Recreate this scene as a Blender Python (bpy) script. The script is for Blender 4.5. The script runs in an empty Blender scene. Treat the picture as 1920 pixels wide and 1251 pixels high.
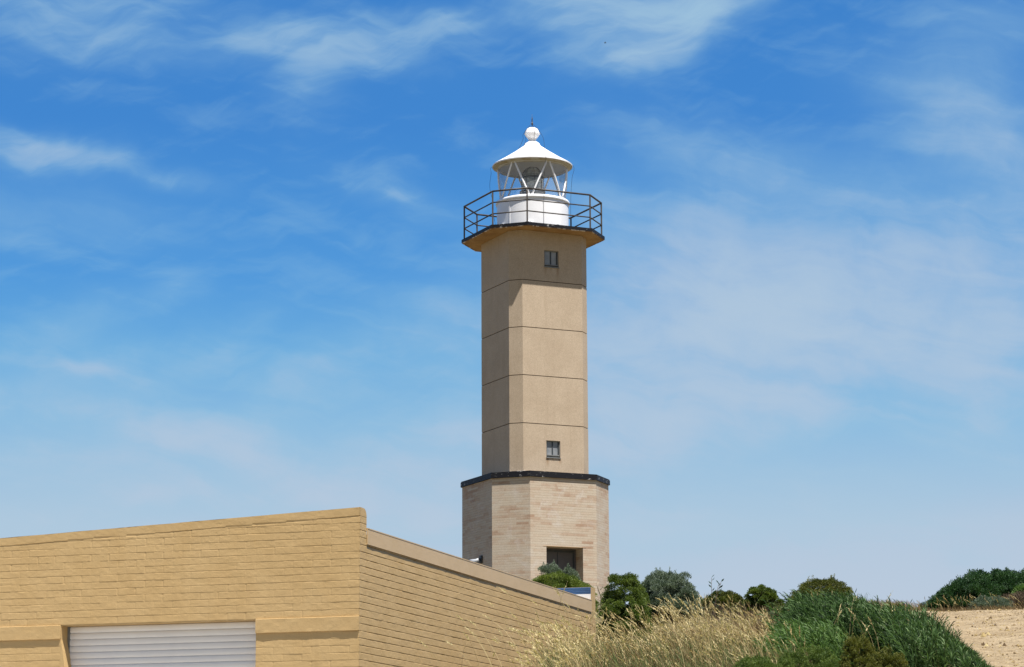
import bpy, bmesh, math, random
import numpy as np
from mathutils import Vector, Matrix
random.seed(7); RNG = np.random.default_rng(11)
R_ = math.radians
scene = bpy.context.scene
COL = scene.collection

# ------------------------------------------------------------------ camera
cam_d = bpy.data.cameras.new('camera'); cam = bpy.data.objects.new('camera', cam_d)
COL.objects.link(cam); scene.camera = cam
cam_d.sensor_width = 36.0; cam_d.lens = 36.0 * 4849.55 / 1920.0
cam_d.clip_start = 0.1; cam_d.clip_end = 8000
cam.matrix_world = Matrix.Rotation(R_(90 + 11.0367), 4, 'X') @ Matrix.Rotation(-0.004755, 4, 'Z')

# ------------------------------------------------------------------ light
SUN_AZ, SUN_EL = R_(34.0), R_(70.0)      # azimuth from straight behind the camera towards the right
to_sun = Vector((math.sin(SUN_AZ)*math.cos(SUN_EL), -math.cos(SUN_AZ)*math.cos(SUN_EL), math.sin(SUN_EL)))
sd = bpy.data.lights.new('sun', 'SUN'); sd.energy = 4.8; sd.angle = R_(0.53); sd.color = (1.0, 0.955, 0.89)
sun = bpy.data.objects.new('sun', sd); COL.objects.link(sun)
sun.rotation_euler = (-to_sun).to_track_quat('-Z', 'Y').to_euler(); sun.location = (20, -30, 60)

scene.view_settings.view_transform = 'Standard'; scene.view_settings.look = 'None'
scene.view_settings.exposure = 0.86; scene.view_settings.gamma = 1.0; scene.view_settings.use_curve_mapping = False

class NT:
    """small helper to write node maths"""
    def __init__(s, tree): s.t = tree; s.n = tree.nodes; s.l = tree.links
    def node(s, typ, **kw):
        n = s.n.new(typ)
        for k, v in kw.items(): setattr(n, k, v)
        return n
    def put(s, sock, v):
        if hasattr(v, 'is_linked') or isinstance(v, bpy.types.NodeSocket): s.l.new(v, sock)
        else: sock.default_value = v
    def m(s, op, a, b=None, c=None, clamp=False):
        n = s.n.new('ShaderNodeMath'); n.operation = op; n.use_clamp = clamp
        s.put(n.inputs[0], a)
        if b is not None: s.put(n.inputs[1], b)
        if c is not None: s.put(n.inputs[2], c)
        return n.outputs[0]
    def ss(s, x, a, b, o0=0.0, o1=1.0):
        n = s.n.new('ShaderNodeMapRange'); n.interpolation_type = 'SMOOTHSTEP'
        s.put(n.inputs[0], x); n.inputs[1].default_value = a; n.inputs[2].default_value = b
        n.inputs[3].default_value = o0; n.inputs[4].default_value = o1
        return n.outputs[0]
    def xyz(s, x, y, z):
        n = s.n.new('ShaderNodeCombineXYZ'); s.put(n.inputs[0], x); s.put(n.inputs[1], y); s.put(n.inputs[2], z); return n.outputs[0]
    def noise(s, vec, scale, detail=4, rough=0.55, dist=0.0, out=0):
        n = s.n.new('ShaderNodeTexNoise'); s.put(n.inputs['Vector'], vec)
        n.inputs['Scale'].default_value = scale; n.inputs['Detail'].default_value = detail
        n.inputs['Roughness'].default_value = rough; n.inputs['Distortion'].default_value = dist
        return n.outputs[out]
    def mix(s, f, a, b, mode='MIX'):
        n = s.n.new('ShaderNodeMix'); n.data_type = 'RGBA'; n.blend_type = mode
        s.put(n.inputs[0], f); s.put(n.inputs[6], a); s.put(n.inputs[7], b); return n.outputs[2]
    def ramp(s, f, stops):
        n = s.n.new('ShaderNodeValToRGB'); s.put(n.inputs[0], f); e = n.color_ramp.elements
        while len(e) < len(stops): e.new(0.5)
        for el, (p, c) in zip(e, stops): el.position = p; el.color = (c[0], c[1], c[2], 1)
        return n.outputs[0]

# ------------------------------------------------------------------ sky (world)
world = bpy.data.worlds.new('World'); scene.world = world; world.use_nodes = True
w = NT(world.node_tree); w.n.clear()
tc = w.node('ShaderNodeTexCoord'); sep = w.node('ShaderNodeSeparateXYZ'); w.l.new(tc.outputs['Generated'], sep.inputs[0])
sky = w.node('ShaderNodeTexSky', sky_type='NISHITA', sun_disc=False, sun_elevation=SUN_EL, sun_rotation=math.pi - SUN_AZ,
             altitude=0.0, air_density=1.0, dust_density=0.6, ozone_density=2.0)
DEG = 57.29578
az = w.m('MULTIPLY', w.m('ARCTAN2', sep.outputs[0], sep.outputs[1]), DEG)        # degrees, 0 = camera heading, + right
el = w.m('MULTIPLY', w.m('ARCSINE', sep.outputs[2]), DEG)
# a deep polarised-looking blue aloft that pales towards the sea horizon
k = 1.0
clear = w.ramp(w.m('DIVIDE', el, 30.0), [(0.0, (.53, .62, .735)), (0.16, (.50, .595, .72)), (0.225, (.455, .58, .725)), (0.30, (.25, .485, .745)), (0.35, (.135, .40, .735)),
              (0.41, (.085, .32, .71)), (0.52, (.055, .243, .635)), (.62, (.048, .222, .60)), (1.0, (.035, .16, .46))])
# cloud field: fibrous cirrus, stretched along a shallow slant, placed by direction in the sky
def blob(px, py, rx, ry, rot, st):
    ca, cb = (px-960)/84.6, 11.04-(py-625.5)/84.6
    rx, ry = rx/84.6, ry/84.6; c, s_ = math.cos(R_(rot)), math.sin(R_(rot))
    dx = w.m('SUBTRACT', azw, ca); dy = w.m('SUBTRACT', elw, cb)
    a = w.m('ADD', w.m('MULTIPLY', dx, c/rx), w.m('MULTIPLY', dy, s_/rx))
    b = w.m('ADD', w.m('MULTIPLY', dx, -s_/ry), w.m('MULTIPLY', dy, c/ry))
    r2 = w.m('ADD', w.m('MULTIPLY', a, a), w.m('MULTIPLY', b, b))
    return w.m('MULTIPLY', w.m('EXPONENT', w.m('MULTIPLY', r2, -1.0)), st)
v0 = w.xyz(az, el, 0.0)
warp = w.noise(v0, 0.42, 3, .55, 0, 1)
ws = w.node('ShaderNodeSeparateXYZ'); w.l.new(warp, ws.inputs[0])
azw = w.m('ADD', az, w.m('MULTIPLY', w.m('SUBTRACT', ws.outputs[0], .5), 1.8))
elw = w.m('ADD', el, w.m('MULTIPLY', w.m('SUBTRACT', ws.outputs[1], .5), 1.1))
def fib(rot, sx, sy, scale, det, rough, dist):
    c, s_ = math.cos(R_(rot)), math.sin(R_(rot))
    a = w.m('MULTIPLY', w.m('ADD', w.m('MULTIPLY', azw, c), w.m('MULTIPLY', elw, s_)), sx)
    b = w.m('MULTIPLY', w.m('ADD', w.m('MULTIPLY', azw, -s_), w.m('MULTIPLY', elw, c)), sy)
    return w.noise(w.xyz(a, b, 0.0), scale, det, rough, dist)
f1 = fib(-12, .18, 1.0, 1.1, 7, .55, .4)
f2 = fib(16, .26, 1.1, 2.0, 7, .56, .3)
f3 = w.noise(v0, .55, 5, .6, .5)
strong = [(1150,10,150,60,0,1.0),(1290,35,140,50,25,1.0),(1225,95,75,38,10,.8),(1430,-5,120,26,22,.8),(1330,20,120,40,24,.4),(1090,60,60,60,0,.5),
          (640,75,190,34,4,.72),(850,42,75,24,12,.6),(690,118,110,26,-6,.5),(470,75,70,24,15,.5),(230,108,150,26,-4,.42),
          (560,165,60,60,-40,.3),(60,305,120,34,-4,.75),(180,322,60,15,6,.4),(320,352,90,17,-9,.42),(330,560,55,26,20,.35),
          (740,370,120,28,-18,.4),(90,40,260,70,0,.5),(1010,20,60,30,-10,.45),(1200,120,60,18,10,.5),(560,110,60,60,-30,.35),(30,285,80,22,0,.4)]
soft = [(1830,250,170,85,-25,.55),(1880,330,120,60,-20,.35),(1500,330,260,60,-12,.35),(1700,600,420,150,6,1.0),(1300,470,210,80,-14,.6),
        (1400,560,200,90,-10,.5),(1480,640,300,90,0,.5),(1250,790,300,60,12,.55),(1000,680,280,120,0,.45),(780,860,260,70,14,.65),(150,960,330,40,6,.55),
        (150,730,260,60,10,.38),(420,900,320,70,-4,.4),(100,420,200,50,-5,.25),(380,660,120,35,30,.22),(830,600,140,60,-10,.25),(1300,340,160,60,-30,.2),(1880,700,200,90,10,.45),(1750,520,300,120,-5,.5),(1230,640,190,150,0,.6),(1200,820,220,70,6,.5),(1350,950,420,70,4,.5),(1850,850,150,90,0,.3),(250,840,300,50,6,.4),(90,640,160,40,18,.3),(560,720,160,60,28,.35),(300,800,260,36,-18,.35),(560,900,240,30,-16,.4),(820,930,180,60,12,.5),(120,700,140,24,14,.35),(1880,100,120,80,0,.3)]
def acc(lst):
    t = None
    for b in lst:
        o = blob(*b); t = o if t is None else w.m('ADD', t, o)
    return t
S = acc(strong); Q = acc(soft)
S = w.m('MULTIPLY', S, w.m('ADD', .38, w.m('MULTIPLY', w.ss(w.m('ADD', w.m('MULTIPLY', f1, .5), w.m('MULTIPLY', f2, .5)), .34, .66), 1.0)))
Q = w.m('MULTIPLY', Q, w.m('ADD', .45, w.m('MULTIPLY', w.ss(w.m('ADD', w.m('MULTIPLY', f1, .6), w.m('MULTIPLY', f3, .4)), .34, .66), .6)))
thin = w.m('MULTIPLY', w.ss(w.m('ADD', w.m('MULTIPLY', f1, .6), w.m('MULTIPLY', f2, .4)), .46, .72), .19)
cov = w.m('ADD', w.m('ADD', w.m('MULTIPLY', S, .78), w.m('MULTIPLY', Q, 1.15)), thin)
cov = w.m('SUBTRACT', 1.0, w.m('EXPONENT', w.m('MULTIPLY', cov, -1.25)))
cloud_hi = w.ramp(w.m('DIVIDE', el, 30.0), [(0.0, (.52, .61, .73)), (0.3, (.465, .585, .725)), (0.42, (.435, .575, .725)), (0.6, (.36, .56, .73)), (1.0, (.34, .53, .72))])
cloud_col = w.mix(w.ss(cov, .15, .75), (.34, .585, .745, 1), cloud_hi)      # thin veil keeps a cyan cast
painted = w.mix(w.m('MINIMUM', cov, .92), clear, cloud_col)
SKY_K = 10.0
skycol = w.mix(1.0, painted, (SKY_K*.0995, SKY_K*.0995, SKY_K*.0995, 1), 'MULTIPLY')
# in the sun's half the plain physical sky takes over
blend = w.ss(sep.outputs[1], -.7, -.05)
final = w.mix(blend, w.mix(1.0, sky.outputs[0], (.80, .78, .76, 1), 'MULTIPLY'), w.mix(1.0, skycol, (11.0, 11.0, 11.0, 1), 'MULTIPLY'))
bg = w.node('ShaderNodeBackground'); w.l.new(final, bg.inputs[0]); bg.inputs[1].default_value = 0.05
wo = w.node('ShaderNodeOutputWorld'); w.l.new(bg.outputs[0], wo.inputs[0])

# ------------------------------------------------------------------ object helpers
def link(o, parent=None):
    COL.objects.link(o)
    if parent is not None: o.parent = parent
    return o
def tag(o, label=None, cat=None, group=None, kind=None):
    if label: o['label'] = label
    if cat: o['category'] = cat
    if group: o['group'] = group
    if kind: o['kind'] = kind
    return o
def empty(name, loc, label, cat, group=None):
    o = bpy.data.objects.new(name, None); link(o); o.location = loc; o.empty_display_size = .2
    return tag(o, label, cat, group)
class MB:
    def __init__(s): s.v = []; s.f = []; s.sm = []; s.uv = []
    def quad(s, a, b, c, d, smooth=False, uv=None):
        i = len(s.v); s.v += [tuple(a), tuple(b), tuple(c), tuple(d)]; s.f.append((i, i+1, i+2, i+3)); s.sm.append(smooth)
        s.uv.append(uv or ((0, 0), (1, 0), (1, 1), (0, 1)))
    def poly(s, pts, smooth=False):
        i = len(s.v); s.v += [tuple(p) for p in pts]; s.f.append(tuple(range(i, i+len(pts)))); s.sm.append(smooth)
        s.uv.append([(p[0], p[1]) for p in pts])
    def box(s, o, u, v, wv):      # corner o and three edge vectors
        o, u, v, wv = map(Vector, (o, u, v, wv)); P = [o, o+u, o+u+v, o+v, o+wv, o+u+wv, o+u+v+wv, o+v+wv]
        if u.cross(v).dot(wv) < 0: P = [P[i] for i in (0, 3, 2, 1, 4, 7, 6, 5)]
        for q in ((3, 2, 1, 0), (4, 5, 6, 7), (0, 1, 5, 4), (1, 2, 6, 5), (2, 3, 7, 6), (3, 0, 4, 7)):
            a, b = (P[q[1]]-P[q[0]]).length, (P[q[3]]-P[q[0]]).length
            s.quad(*[P[i] for i in q], uv=((0, 0), (a, 0), (a, b), (0, b)))
    def tube(s, pts, rad, n=8, caps=True, smooth=True):
        pts = [Vector(p) for p in pts]; rads = rad if isinstance(rad, (list, tuple)) else [rad]*len(pts)
        rings = []; prev = None
        for i, p in enumerate(pts):
            d = (pts[min(i+1, len(pts)-1)] - pts[max(i-1, 0)]).normalized()
            a = d.cross(Vector((0, 0, 1)))
            if a.length < .05: a = d.cross(Vector((1, 0, 0)))
            a.normalize()
            if prev is not None:
                a = (prev - d*prev.dot(d)).normalized()
            prev = a; b = d.cross(a)
            base = len(s.v); r = rads[i]
            s.v += [tuple(p + a*(r*math.cos(2*math.pi*k/n)) + b*(r*math.sin(2*math.pi*k/n))) for k in range(n)]
            rings.append(base)
        for i in range(len(pts)-1):
            for k in range(n):
                k2 = (k+1) % n
                s.f.append((rings[i]+k, rings[i]+k2, rings[i+1]+k2, rings[i+1]+k)); s.sm.append(smooth); s.uv.append(None)
        if caps:
            s.f.append(tuple(rings[0]+k for k in reversed(range(n)))); s.sm.append(False); s.uv.append(None)
            s.f.append(tuple(rings[-1]+k for k in range(n))); s.sm.append(False); s.uv.append(None)
    def lathe(s, c, prof, n=64, smooth=True, a0=0.0):
        base = len(s.v); c = Vector(c)
        for r, z in prof:
            s.v += [(c.x + r*math.sin(a0+2*math.pi*k/n), c.y - r*math.cos(a0+2*math.pi*k/n), c.z+z) for k in range(n)]
        for i in range(len(prof)-1):
            for k in range(n):
                k2 = (k+1) % n
                s.f.append((base+i*n+k, base+i*n+k2, base+(i+1)*n+k2, base+(i+1)*n+k)); s.sm.append(smooth); s.uv.append(None)
    def build(s, name, mat, parent=None, origin=None, uv=False, sharp=None):
        me = bpy.data.meshes.new(name); v = s.v
        if origin is not None: v = [(a[0]-origin[0], a[1]-origin[1], a[2]-origin[2]) for a in v]
        me.from_pydata(v, [], s.f); me.polygons.foreach_set('use_smooth', s.sm)
        if uv:
            L = me.uv_layers.new(name='uv'); i = 0
            for q, f in zip(s.uv, s.f):
                for j in range(len(f)):
                    L.data[i].uv = q[j] if q else (0, 0); i += 1
        me.materials.append(mat); me.update()
        if sharp: me.set_sharp_from_angle(angle=R_(sharp))
        o = bpy.data.objects.new(name, me); link(o, parent)
        if origin is not None and parent is None: o.location = origin
        return o
def bulk(name, V, F, mat, parent=None, tint=None, smooth=False, origin=None):
    V = np.asarray(V, np.float32); F = np.asarray(F, np.int32)
    if origin is not None: V = V - np.array(origin, np.float32)
    me = bpy.data.meshes.new(name); nf, k = F.shape
    me.vertices.add(len(V)); me.vertices.foreach_set('co', V.ravel())
    me.loops.add(nf*k); me.loops.foreach_set('vertex_index', F.ravel())
    me.polygons.add(nf); me.polygons.foreach_set('loop_start', np.arange(0, nf*k, k, dtype=np.int32))
    me.polygons.foreach_set('loop_total', np.full(nf, k, np.int32))
    me.polygons.foreach_set('use_smooth', np.full(nf, smooth, bool))
    me.update(calc_edges=True)
    if tint is not None:
        a = me.attributes.new('tint', 'FLOAT', 'POINT'); a.data.foreach_set('value', np.asarray(tint, np.float32))
    me.materials.append(mat)
    o = bpy.data.objects.new(name, me); link(o, parent)
    if origin is not None and parent is None: o.location = origin
    return o

# ------------------------------------------------------------------ materials
def mat(name, rough=.7, color=(.5, .5, .5), spec=.3, metal=0.0):
    m = bpy.data.materials.new(name); m.use_nodes = True; t = NT(m.node_tree)
    p = t.n['Principled BSDF']; p.inputs['Base Color'].default_value = (*color, 1); p.inputs['Roughness'].default_value = rough
    p.inputs['Metallic'].default_value = metal; p.inputs['Specular IOR Level'].default_value = spec
    return m, t, p
def objco(t): return t.node('ShaderNodeTexCoord').outputs['Object']
def posw(t): return t.node('ShaderNodeNewGeometry').outputs['Position']
def bump(t, p, h, strength=.5, dist=.01):
    b = t.node('ShaderNodeBump'); b.inputs['Strength'].default_value = strength; b.inputs['Distance'].default_value = dist
    t.put(b.inputs['Height'], h); t.l.new(b.outputs[0], p.inputs['Normal']); return b
def mottled(name, c1, c2, scale=3, rough=.7, spec=.3, bscale=60, bdist=.003, metal=0.0, fine=.0):
    m, t, p = mat(name, rough, c1, spec, metal); v = posw(t)
    f = t.ss(t.noise(v, scale, 6, .6, .3), .35, .68)
    col = t.mix(f, (*c1, 1), (*c2, 1))
    if fine:
        g = t.ss(t.noise(v, bscale, 3, .7), .3, .7, 1-fine, 1+fine)
        col = t.mix(1.0, col, t.xyz(g, g, g), 'MULTIPLY')
    t.l.new(col, p.inputs['Base Color'])
    if bdist: bump(t, p, t.noise(v, bscale, 4, .6), .6, bdist)
    return m
def vert_uv(t, m_=None): return t.node('ShaderNodeUVMap', uv_map='uv').outputs[0]

M = {}
# painted brick of the long building
def painted_brick(name, c1, c2):
    m, t, p = mat(name, .55, c1, .25); v = posw(t)
    f = t.ss(t.noise(v, 1.7, 6, .62, .5), .3, .7)
    col = t.mix(f, (*c1, 1), (*c2, 1))
    # rain streaks: slow in z, quick sideways
    sv = t.node('ShaderNodeMapping'); t.l.new(v, sv.inputs[0]); sv.inputs['Scale'].default_value = (9, 9, .7)
    st = t.ss(t.noise(sv.outputs[0], 1.0, 5, .6), .52, .78, 0, .16)
    col = t.mix(st, col, (c1[0]*.72, c1[1]*.68, c1[2]*.62, 1))
    t.l.new(col, p.inputs['Base Color'])
    h = t.m('ADD', t.noise(v, 38, 5, .62, .6), t.m('MULTIPLY', t.noise(v, 140, 3, .6), .4))
    bump(t, p, h, .55, .0045)
    return m
M['brick_paint'] = painted_brick('painted_brick', (.52, .362, .173), (.485, .33, .15))
M['fascia'] = mottled('painted_metal_fascia', (.56, .405, .235), (.53, .38, .21), 2.0, .45, .35, 8, .004)
# concrete tower
def concrete(name, c1, c2, stain=True):
    m, t, p = mat(name, .85, c1, .2); v = posw(t)
    f = t.ss(t.noise(v, 1.1, 5, .6, .4), .3, .72)
    col = t.mix(f, (*c1, 1), (*c2, 1))
    g = t.ss(t.noise(v, 36, 4, .75), .28, .72, .80, 1.2)
    col = t.mix(1.0, col, t.xyz(g, g, g), 'MULTIPLY')
    mp = t.node('ShaderNodeMapping'); t.l.new(v, mp.inputs[0]); mp.inputs['Scale'].default_value = (5, 5, .45)
    st = t.ss(t.noise(mp.outputs[0], 1.0, 5, .65), .5, .8, 0, .28)
    col = t.mix(st, col, (c1[0]*.62, c1[1]*.56, c1[2]*.5, 1))
    # rust runs that start at the ends of the two window sills
    sx = t.node('ShaderNodeSeparateXYZ'); t.l.new(v, sx.inputs[0])
    an0, an1 = -.349254+.13252, -.349254+math.pi/2-.13252
    ax, ay = .808+1.9776*math.sin(an0), 93-1.9776*math.cos(an0); bx2, by2 = .808+1.9776*math.sin(an1), 93-1.9776*math.cos(an1)
    ln = math.hypot(bx2-ax, by2-ay); ex, ey = (bx2-ax)/ln, (by2-ay)/ln
    uu = t.m('ADD', t.m('MULTIPLY', t.m('SUBTRACT', sx.outputs[0], ax), ex), t.m('MULTIPLY', t.m('SUBTRACT', sx.outputs[1], ay), ey))
    uu = t.m('ADD', uu, t.m('MULTIPLY', t.m('SUBTRACT', t.noise(v, 6, 3, .6), .5), .10))
    tot = None
    for u0, z0, ln_, st_ in ((.95, 13.31, .42, .75), (1.45, 13.31, .30, .55), (1.18, 13.31, .22, .3), (.93, 20.27, .40, .5), (1.42, 20.27, .5, .6), (1.15, 20.27, .3, .3)):
        g1 = t.m('EXPONENT', t.m('MULTIPLY', t.m('POWER', t.m('DIVIDE', t.m('SUBTRACT', uu, u0), .055), 2), -1))
        g2 = t.m('MULTIPLY', t.ss(sx.outputs[2], z0-ln_, z0), t.m('LESS_THAN', sx.outputs[2], z0))
        q = t.m('MULTIPLY', t.m('MULTIPLY', g1, g2), st_); tot = q if tot is None else t.m('ADD', tot, q)
    col = t.mix(t.m('MINIMUM', tot, .8), col, (.27, .155, .075, 1))
    t.l.new(col, p.inputs['Base Color']); bump(t, p, t.noise(v, 45, 4, .7), .8, .006)
    return m
M['concrete'] = concrete('aggregate_concrete', (.485, .388, .284), (.438, .345, .248))
M['soffit'] = mottled('weathered_soffit', (.44, .28, .14), (.34, .20, .095), 2.4, .85, .15, 30, .004, fine=.15)
M['joint'] = mottled('joint_sealant', (.07, .055, .045), (.10, .08, .06), 6, .8, .2, 50, .002)
# slender cream brick of the base, UV in metres
def base_brick():
    m, t, p = mat('cream_stone_brick', .8, (.55, .45, .36), .2); uv = vert_uv(t); v = posw(t)
    # wobble the coordinates a touch so the courses are not ruled
    wv = t.node('ShaderNodeVectorMath', operation='MULTIPLY_ADD'); t.l.new(t.noise(v, 2.5, 3, .5, 0, 1), wv.inputs[0])
    wv.inputs[1].default_value = (.02, .012, 0); t.l.new(uv, wv.inputs[2])
    b = t.node('ShaderNodeTexBrick'); t.l.new(wv.outputs[0], b.inputs['Vector'])
    b.offset = .5; b.offset_frequency = 2; b.squash = 1.35; b.squash_frequency = 3
    for k_, val in (('Scale', 1.0), ('Mortar Size', .0035), ('Mortar Smooth', .3), ('Bias', .0), ('Brick Width', .46), ('Row Height', .0865)):
        b.inputs[k_].default_value = val
    b.inputs['Color1'].default_value = (0, 0, 0, 1); b.inputs['Color2'].default_value = (1, 1, 1, 1); b.inputs['Mortar'].default_value = (.5, .5, .5, 1)
    bs = t.node('ShaderNodeSeparateColor'); t.l.new(b.outputs['Color'], bs.inputs[0])
    patch = t.ss(t.noise(v, .9, 4, .6, .3), .32, .68)
    q = t.m('ADD', t.m('MULTIPLY', bs.outputs[0], .62), t.m('MULTIPLY', patch, .38))
    col = t.ramp(q, [(0.0, (.52, .45, .36)), (.38, (.50, .42, .325)), (.62, (.49, .395, .30)), (.82, (.43, .315, .23)), (1.0, (.36, .235, .16))])
    eff = t.ss(t.noise(v, 1.6, 6, .7, .8), .48, .72, 0, .55)      # salty bloom
    col = t.mix(eff, col, (.58, .53, .48, 1))
    g = t.ss(t.noise(v, 30, 4, .7), .3, .7, .9, 1.1); col = t.mix(1.0, col, t.xyz(g, g, g), 'MULTIPLY')
    us = t.node('ShaderNodeSeparateXYZ'); t.l.new(wv.outputs[0], us.inputs[0])
    fr_ = t.m('FRACT', t.m('DIVIDE', us.outputs[1], .0865)); bed = t.ss(t.m('ABSOLUTE', t.m('SUBTRACT', fr_, .5)), .44, .485)
    jm0 = t.m('MAXIMUM', t.m('MULTIPLY', b.outputs['Fac'], .3), bed)
    jm = t.m('MULTIPLY', jm0, t.ss(t.noise(v, 5, 4, .6), .36, .62, .15, .9))
    col = t.mix(jm, col, (.30, .205, .13, 1))
    t.l.new(col, p.inputs['Base Color'])
    h = t.m('SUBTRACT', t.m('MULTIPLY', t.noise(v, 40, 4, .6), .35), jm0)
    bump(t, p, h, .9, .006); return m
M['base_brick'] = base_brick()
# bitumen edge with flaking white paint
def bitumen(name, thr):
    m, t, p = mat(name, .5, (.009, .009, .010), .2); v = posw(t)
    mp = t.node('ShaderNodeMapping'); t.l.new(v, mp.inputs[0]); mp.inputs['Scale'].default_value = (1, 1, 1.6)
    f = t.ss(t.noise(mp.outputs[0], 5.0, 6, .72, .6), thr, thr+.035)
    f = t.m('MULTIPLY', f, t.ss(t.noise(v, 40, 3, .6), .38, .52))
    col = t.mix(f, (.012, .012, .015, 1), (.45, .44, .42, 1)); t.l.new(col, p.inputs['Base Color'])
    bump(t, p, t.noise(v, 26, 5, .6), .7, .012); return m
M['bitumen'] = bitumen('bitumen_edge', .605)
M['bitumen_flaking'] = bitumen('flaking_bitumen_flashing', .50)
M['gallery_edge'] = bitumen('bitumen_gallery_edge', .62)
def soffit_chip():
    m, t, p = mat('chipped_white_edge', .8, (.5, .35, .2), .2); v = posw(t)
    f = t.ss(t.noise(v, 4.2, 5, .7, .5), .50, .54)
    t.l.new(t.mix(f, (.25, .14, .07, 1), (.72, .62, .52, 1)), p.inputs['Base Color']); return m
M['chip'] = soffit_chip()
M['white'] = mottled('white_gloss_paint', (.93, .93, .945), (.90, .90, .92), 2.5, .35, .45, 12, .003)
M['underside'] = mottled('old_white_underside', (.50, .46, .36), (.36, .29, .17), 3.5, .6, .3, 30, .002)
M['ceiling'] = mottled('lantern_ceiling', (.62, .60, .56), (.56, .54, .50), 2.0, .6, .3, 30, .001)
M['rail'] = mottled('weathered_steel_rail', (.085, .073, .064), (.05, .043, .038), 5, .55, .4, 60, .001)
M['rod'] = mottled('dark_metal_rod', (.04, .04, .045), (.08, .065, .05), 8, .5, .4, 60, .0005)
M['cable'] = mottled('dark_cable', (.02, .022, .03), (.035, .035, .04), 8, .6, .3, 60, .0003)
M['frame'] = mottled('grey_metal_frame', (.22, .225, .22), (.16, .165, .165), 7, .5, .4, 60, .0008)
M['door'] = mottled('dark_grey_door', (.125, .12, .125), (.105, .10, .11), 2.5, .6, .3, 30, .001)
M['blue'] = mottled('blue_sheet_metal', (.055, .13, .27), (.045, .11, .24), 3, .5, .4, 20, .001)
M['pale_sheet'] = mottled('pale_flashing', (.72, .73, .74), (.68, .69, .71), 3, .5, .4, 20, .001)
M['shutter'] = mottled('grey_shutter_steel', (.78, .77, .765), (.74, .73, .73), 2.0, .42, .45, 20, .0006)
M['lamp_grey'] = mottled('grey_lamp_housing', (.42, .44, .47), (.36, .38, .40), 6, .45, .4, 40, .0005)
M['lamp_dark'] = mottled('dark_lamp_bracket', (.035, .045, .055), (.05, .055, .06), 6, .5, .4, 40, .0005)
def window_glass():
    m, t, p = mat('frosted_window_glass', .25, (.36, .37, .38), .6); v = posw(t)
    t.l.new(t.mix(t.ss(t.noise(v, 3, 3, .5), .3, .7), (.30, .31, .32, 1), (.20, .215, .23, 1)), p.inputs['Base Color']); return m
M['window_glass'] = window_glass()
def clear_glass():
    m = bpy.data.materials.new('lantern_glass'); m.use_nodes = True; t = NT(m.node_tree); t.n.clear()
    tr = t.node('ShaderNodeBsdfTransparent'); tr.inputs[0].default_value = (.965, .975, .98, 1)
    gl = t.node('ShaderNodeBsdfGlossy'); gl.inputs['Roughness'].default_value = .04
    fr = t.node('ShaderNodeFresnel'); fr.inputs[0].default_value = 1.22
    df = t.node('ShaderNodeBsdfDiffuse'); df.inputs[0].default_value = (.85, .87, .9, 1)        # light reflected by the panes, painted in as a diffuse white veil
    m0 = t.node('ShaderNodeMixShader'); m0.inputs[0].default_value = .10; t.l.new(tr.outputs[0], m0.inputs[1]); t.l.new(df.outputs[0], m0.inputs[2])
    mx = t.node('ShaderNodeMixShader'); t.l.new(t.m('MULTIPLY', fr.outputs[0], .45), mx.inputs[0]); t.l.new(m0.outputs[0], mx.inputs[1]); t.l.new(gl.outputs[0], mx.inputs[2])
    o = t.node('ShaderNodeOutputMaterial'); t.l.new(mx.outputs[0], o.inputs[0]); return m
M['glass'] = clear_glass()
def lens_glass():
    m, t, p = mat('lens_glass', .12, (.10, .125, .135), .8); v = posw(t)
    t.l.new(t.mix(t.ss(t.noise(v, 5, 4, .6), .35, .65), (.20, .25, .27, 1), (.46, .51, .52, 1)), p.inputs['Base Color'])
    p.inputs['Transmission Weight'].default_value = .25; p.inputs['IOR'].default_value = 1.5; return m
M['lens'] = lens_glass()

def leafmat(name, stops, trans=.28, rough=.55, spec=.3):
    m = bpy.data.materials.new(name); m.use_nodes = True; t = NT(m.node_tree); p = t.n['Principled BSDF']
    a = t.node('ShaderNodeAttribute', attribute_name='tint')
    col = t.ramp(a.outputs['Fac'], stops); t.l.new(col, p.inputs['Base Color'])
    p.inputs['Roughness'].default_value = rough; p.inputs['Specular IOR Level'].default_value = spec
    tl = t.node('ShaderNodeBsdfTranslucent'); t.l.new(t.mix(1.0, col, (1.15, 1.25, .7, 1), 'MULTIPLY'), tl.inputs[0])
    mx = t.node('ShaderNodeMixShader'); mx.inputs[0].default_value = trans
    t.l.new(p.outputs[0], mx.inputs[1]); t.l.new(tl.outputs[0], mx.inputs[2]); t.l.new(mx.outputs[0], t.n['Material Output'].inputs[0])
    return m
M['olive'] = leafmat('olive_green_leaves', [(0, (.035, .058, .010)), (.5, (.095, .14, .020)), (1, (.20, .24, .045))])
M['greygreen'] = leafmat('grey_green_leaves', [(0, (.055, .08, .05)), (.5, (.13, .17, .115)), (1, (.27, .32, .24))], .2)
M['darkgreen'] = leafmat('dark_green_leaves', [(0, (.016, .042, .016)), (.5, (.035, .085, .028)), (1, (.075, .15, .045))])
M['brightgreen'] = leafmat('bright_green_leaves', [(0, (.045, .09, .02)), (.5, (.09, .17, .04)), (1, (.17, .26, .07))])
M['lushgreen'] = leafmat('lush_green_blades', [(0, (.012, .028, .010)), (.35, (.034, .072, .020)), (.6, (.074, .140, .038)), (.85, (.16, .25, .10)), (1, (.33, .40, .22))], .3, .6, .2)
M['yellowolive'] = leafmat('yellow_olive_leaves', [(0, (.05, .062, .012)), (.5, (.115, .13, .022)), (1, (.21, .20, .04))])
M['finegreen'] = leafmat('fine_green_leaves', [(0, (.04, .07, .014)), (.5, (.10, .155, .028)), (1, (.21, .27, .06))])
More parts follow.
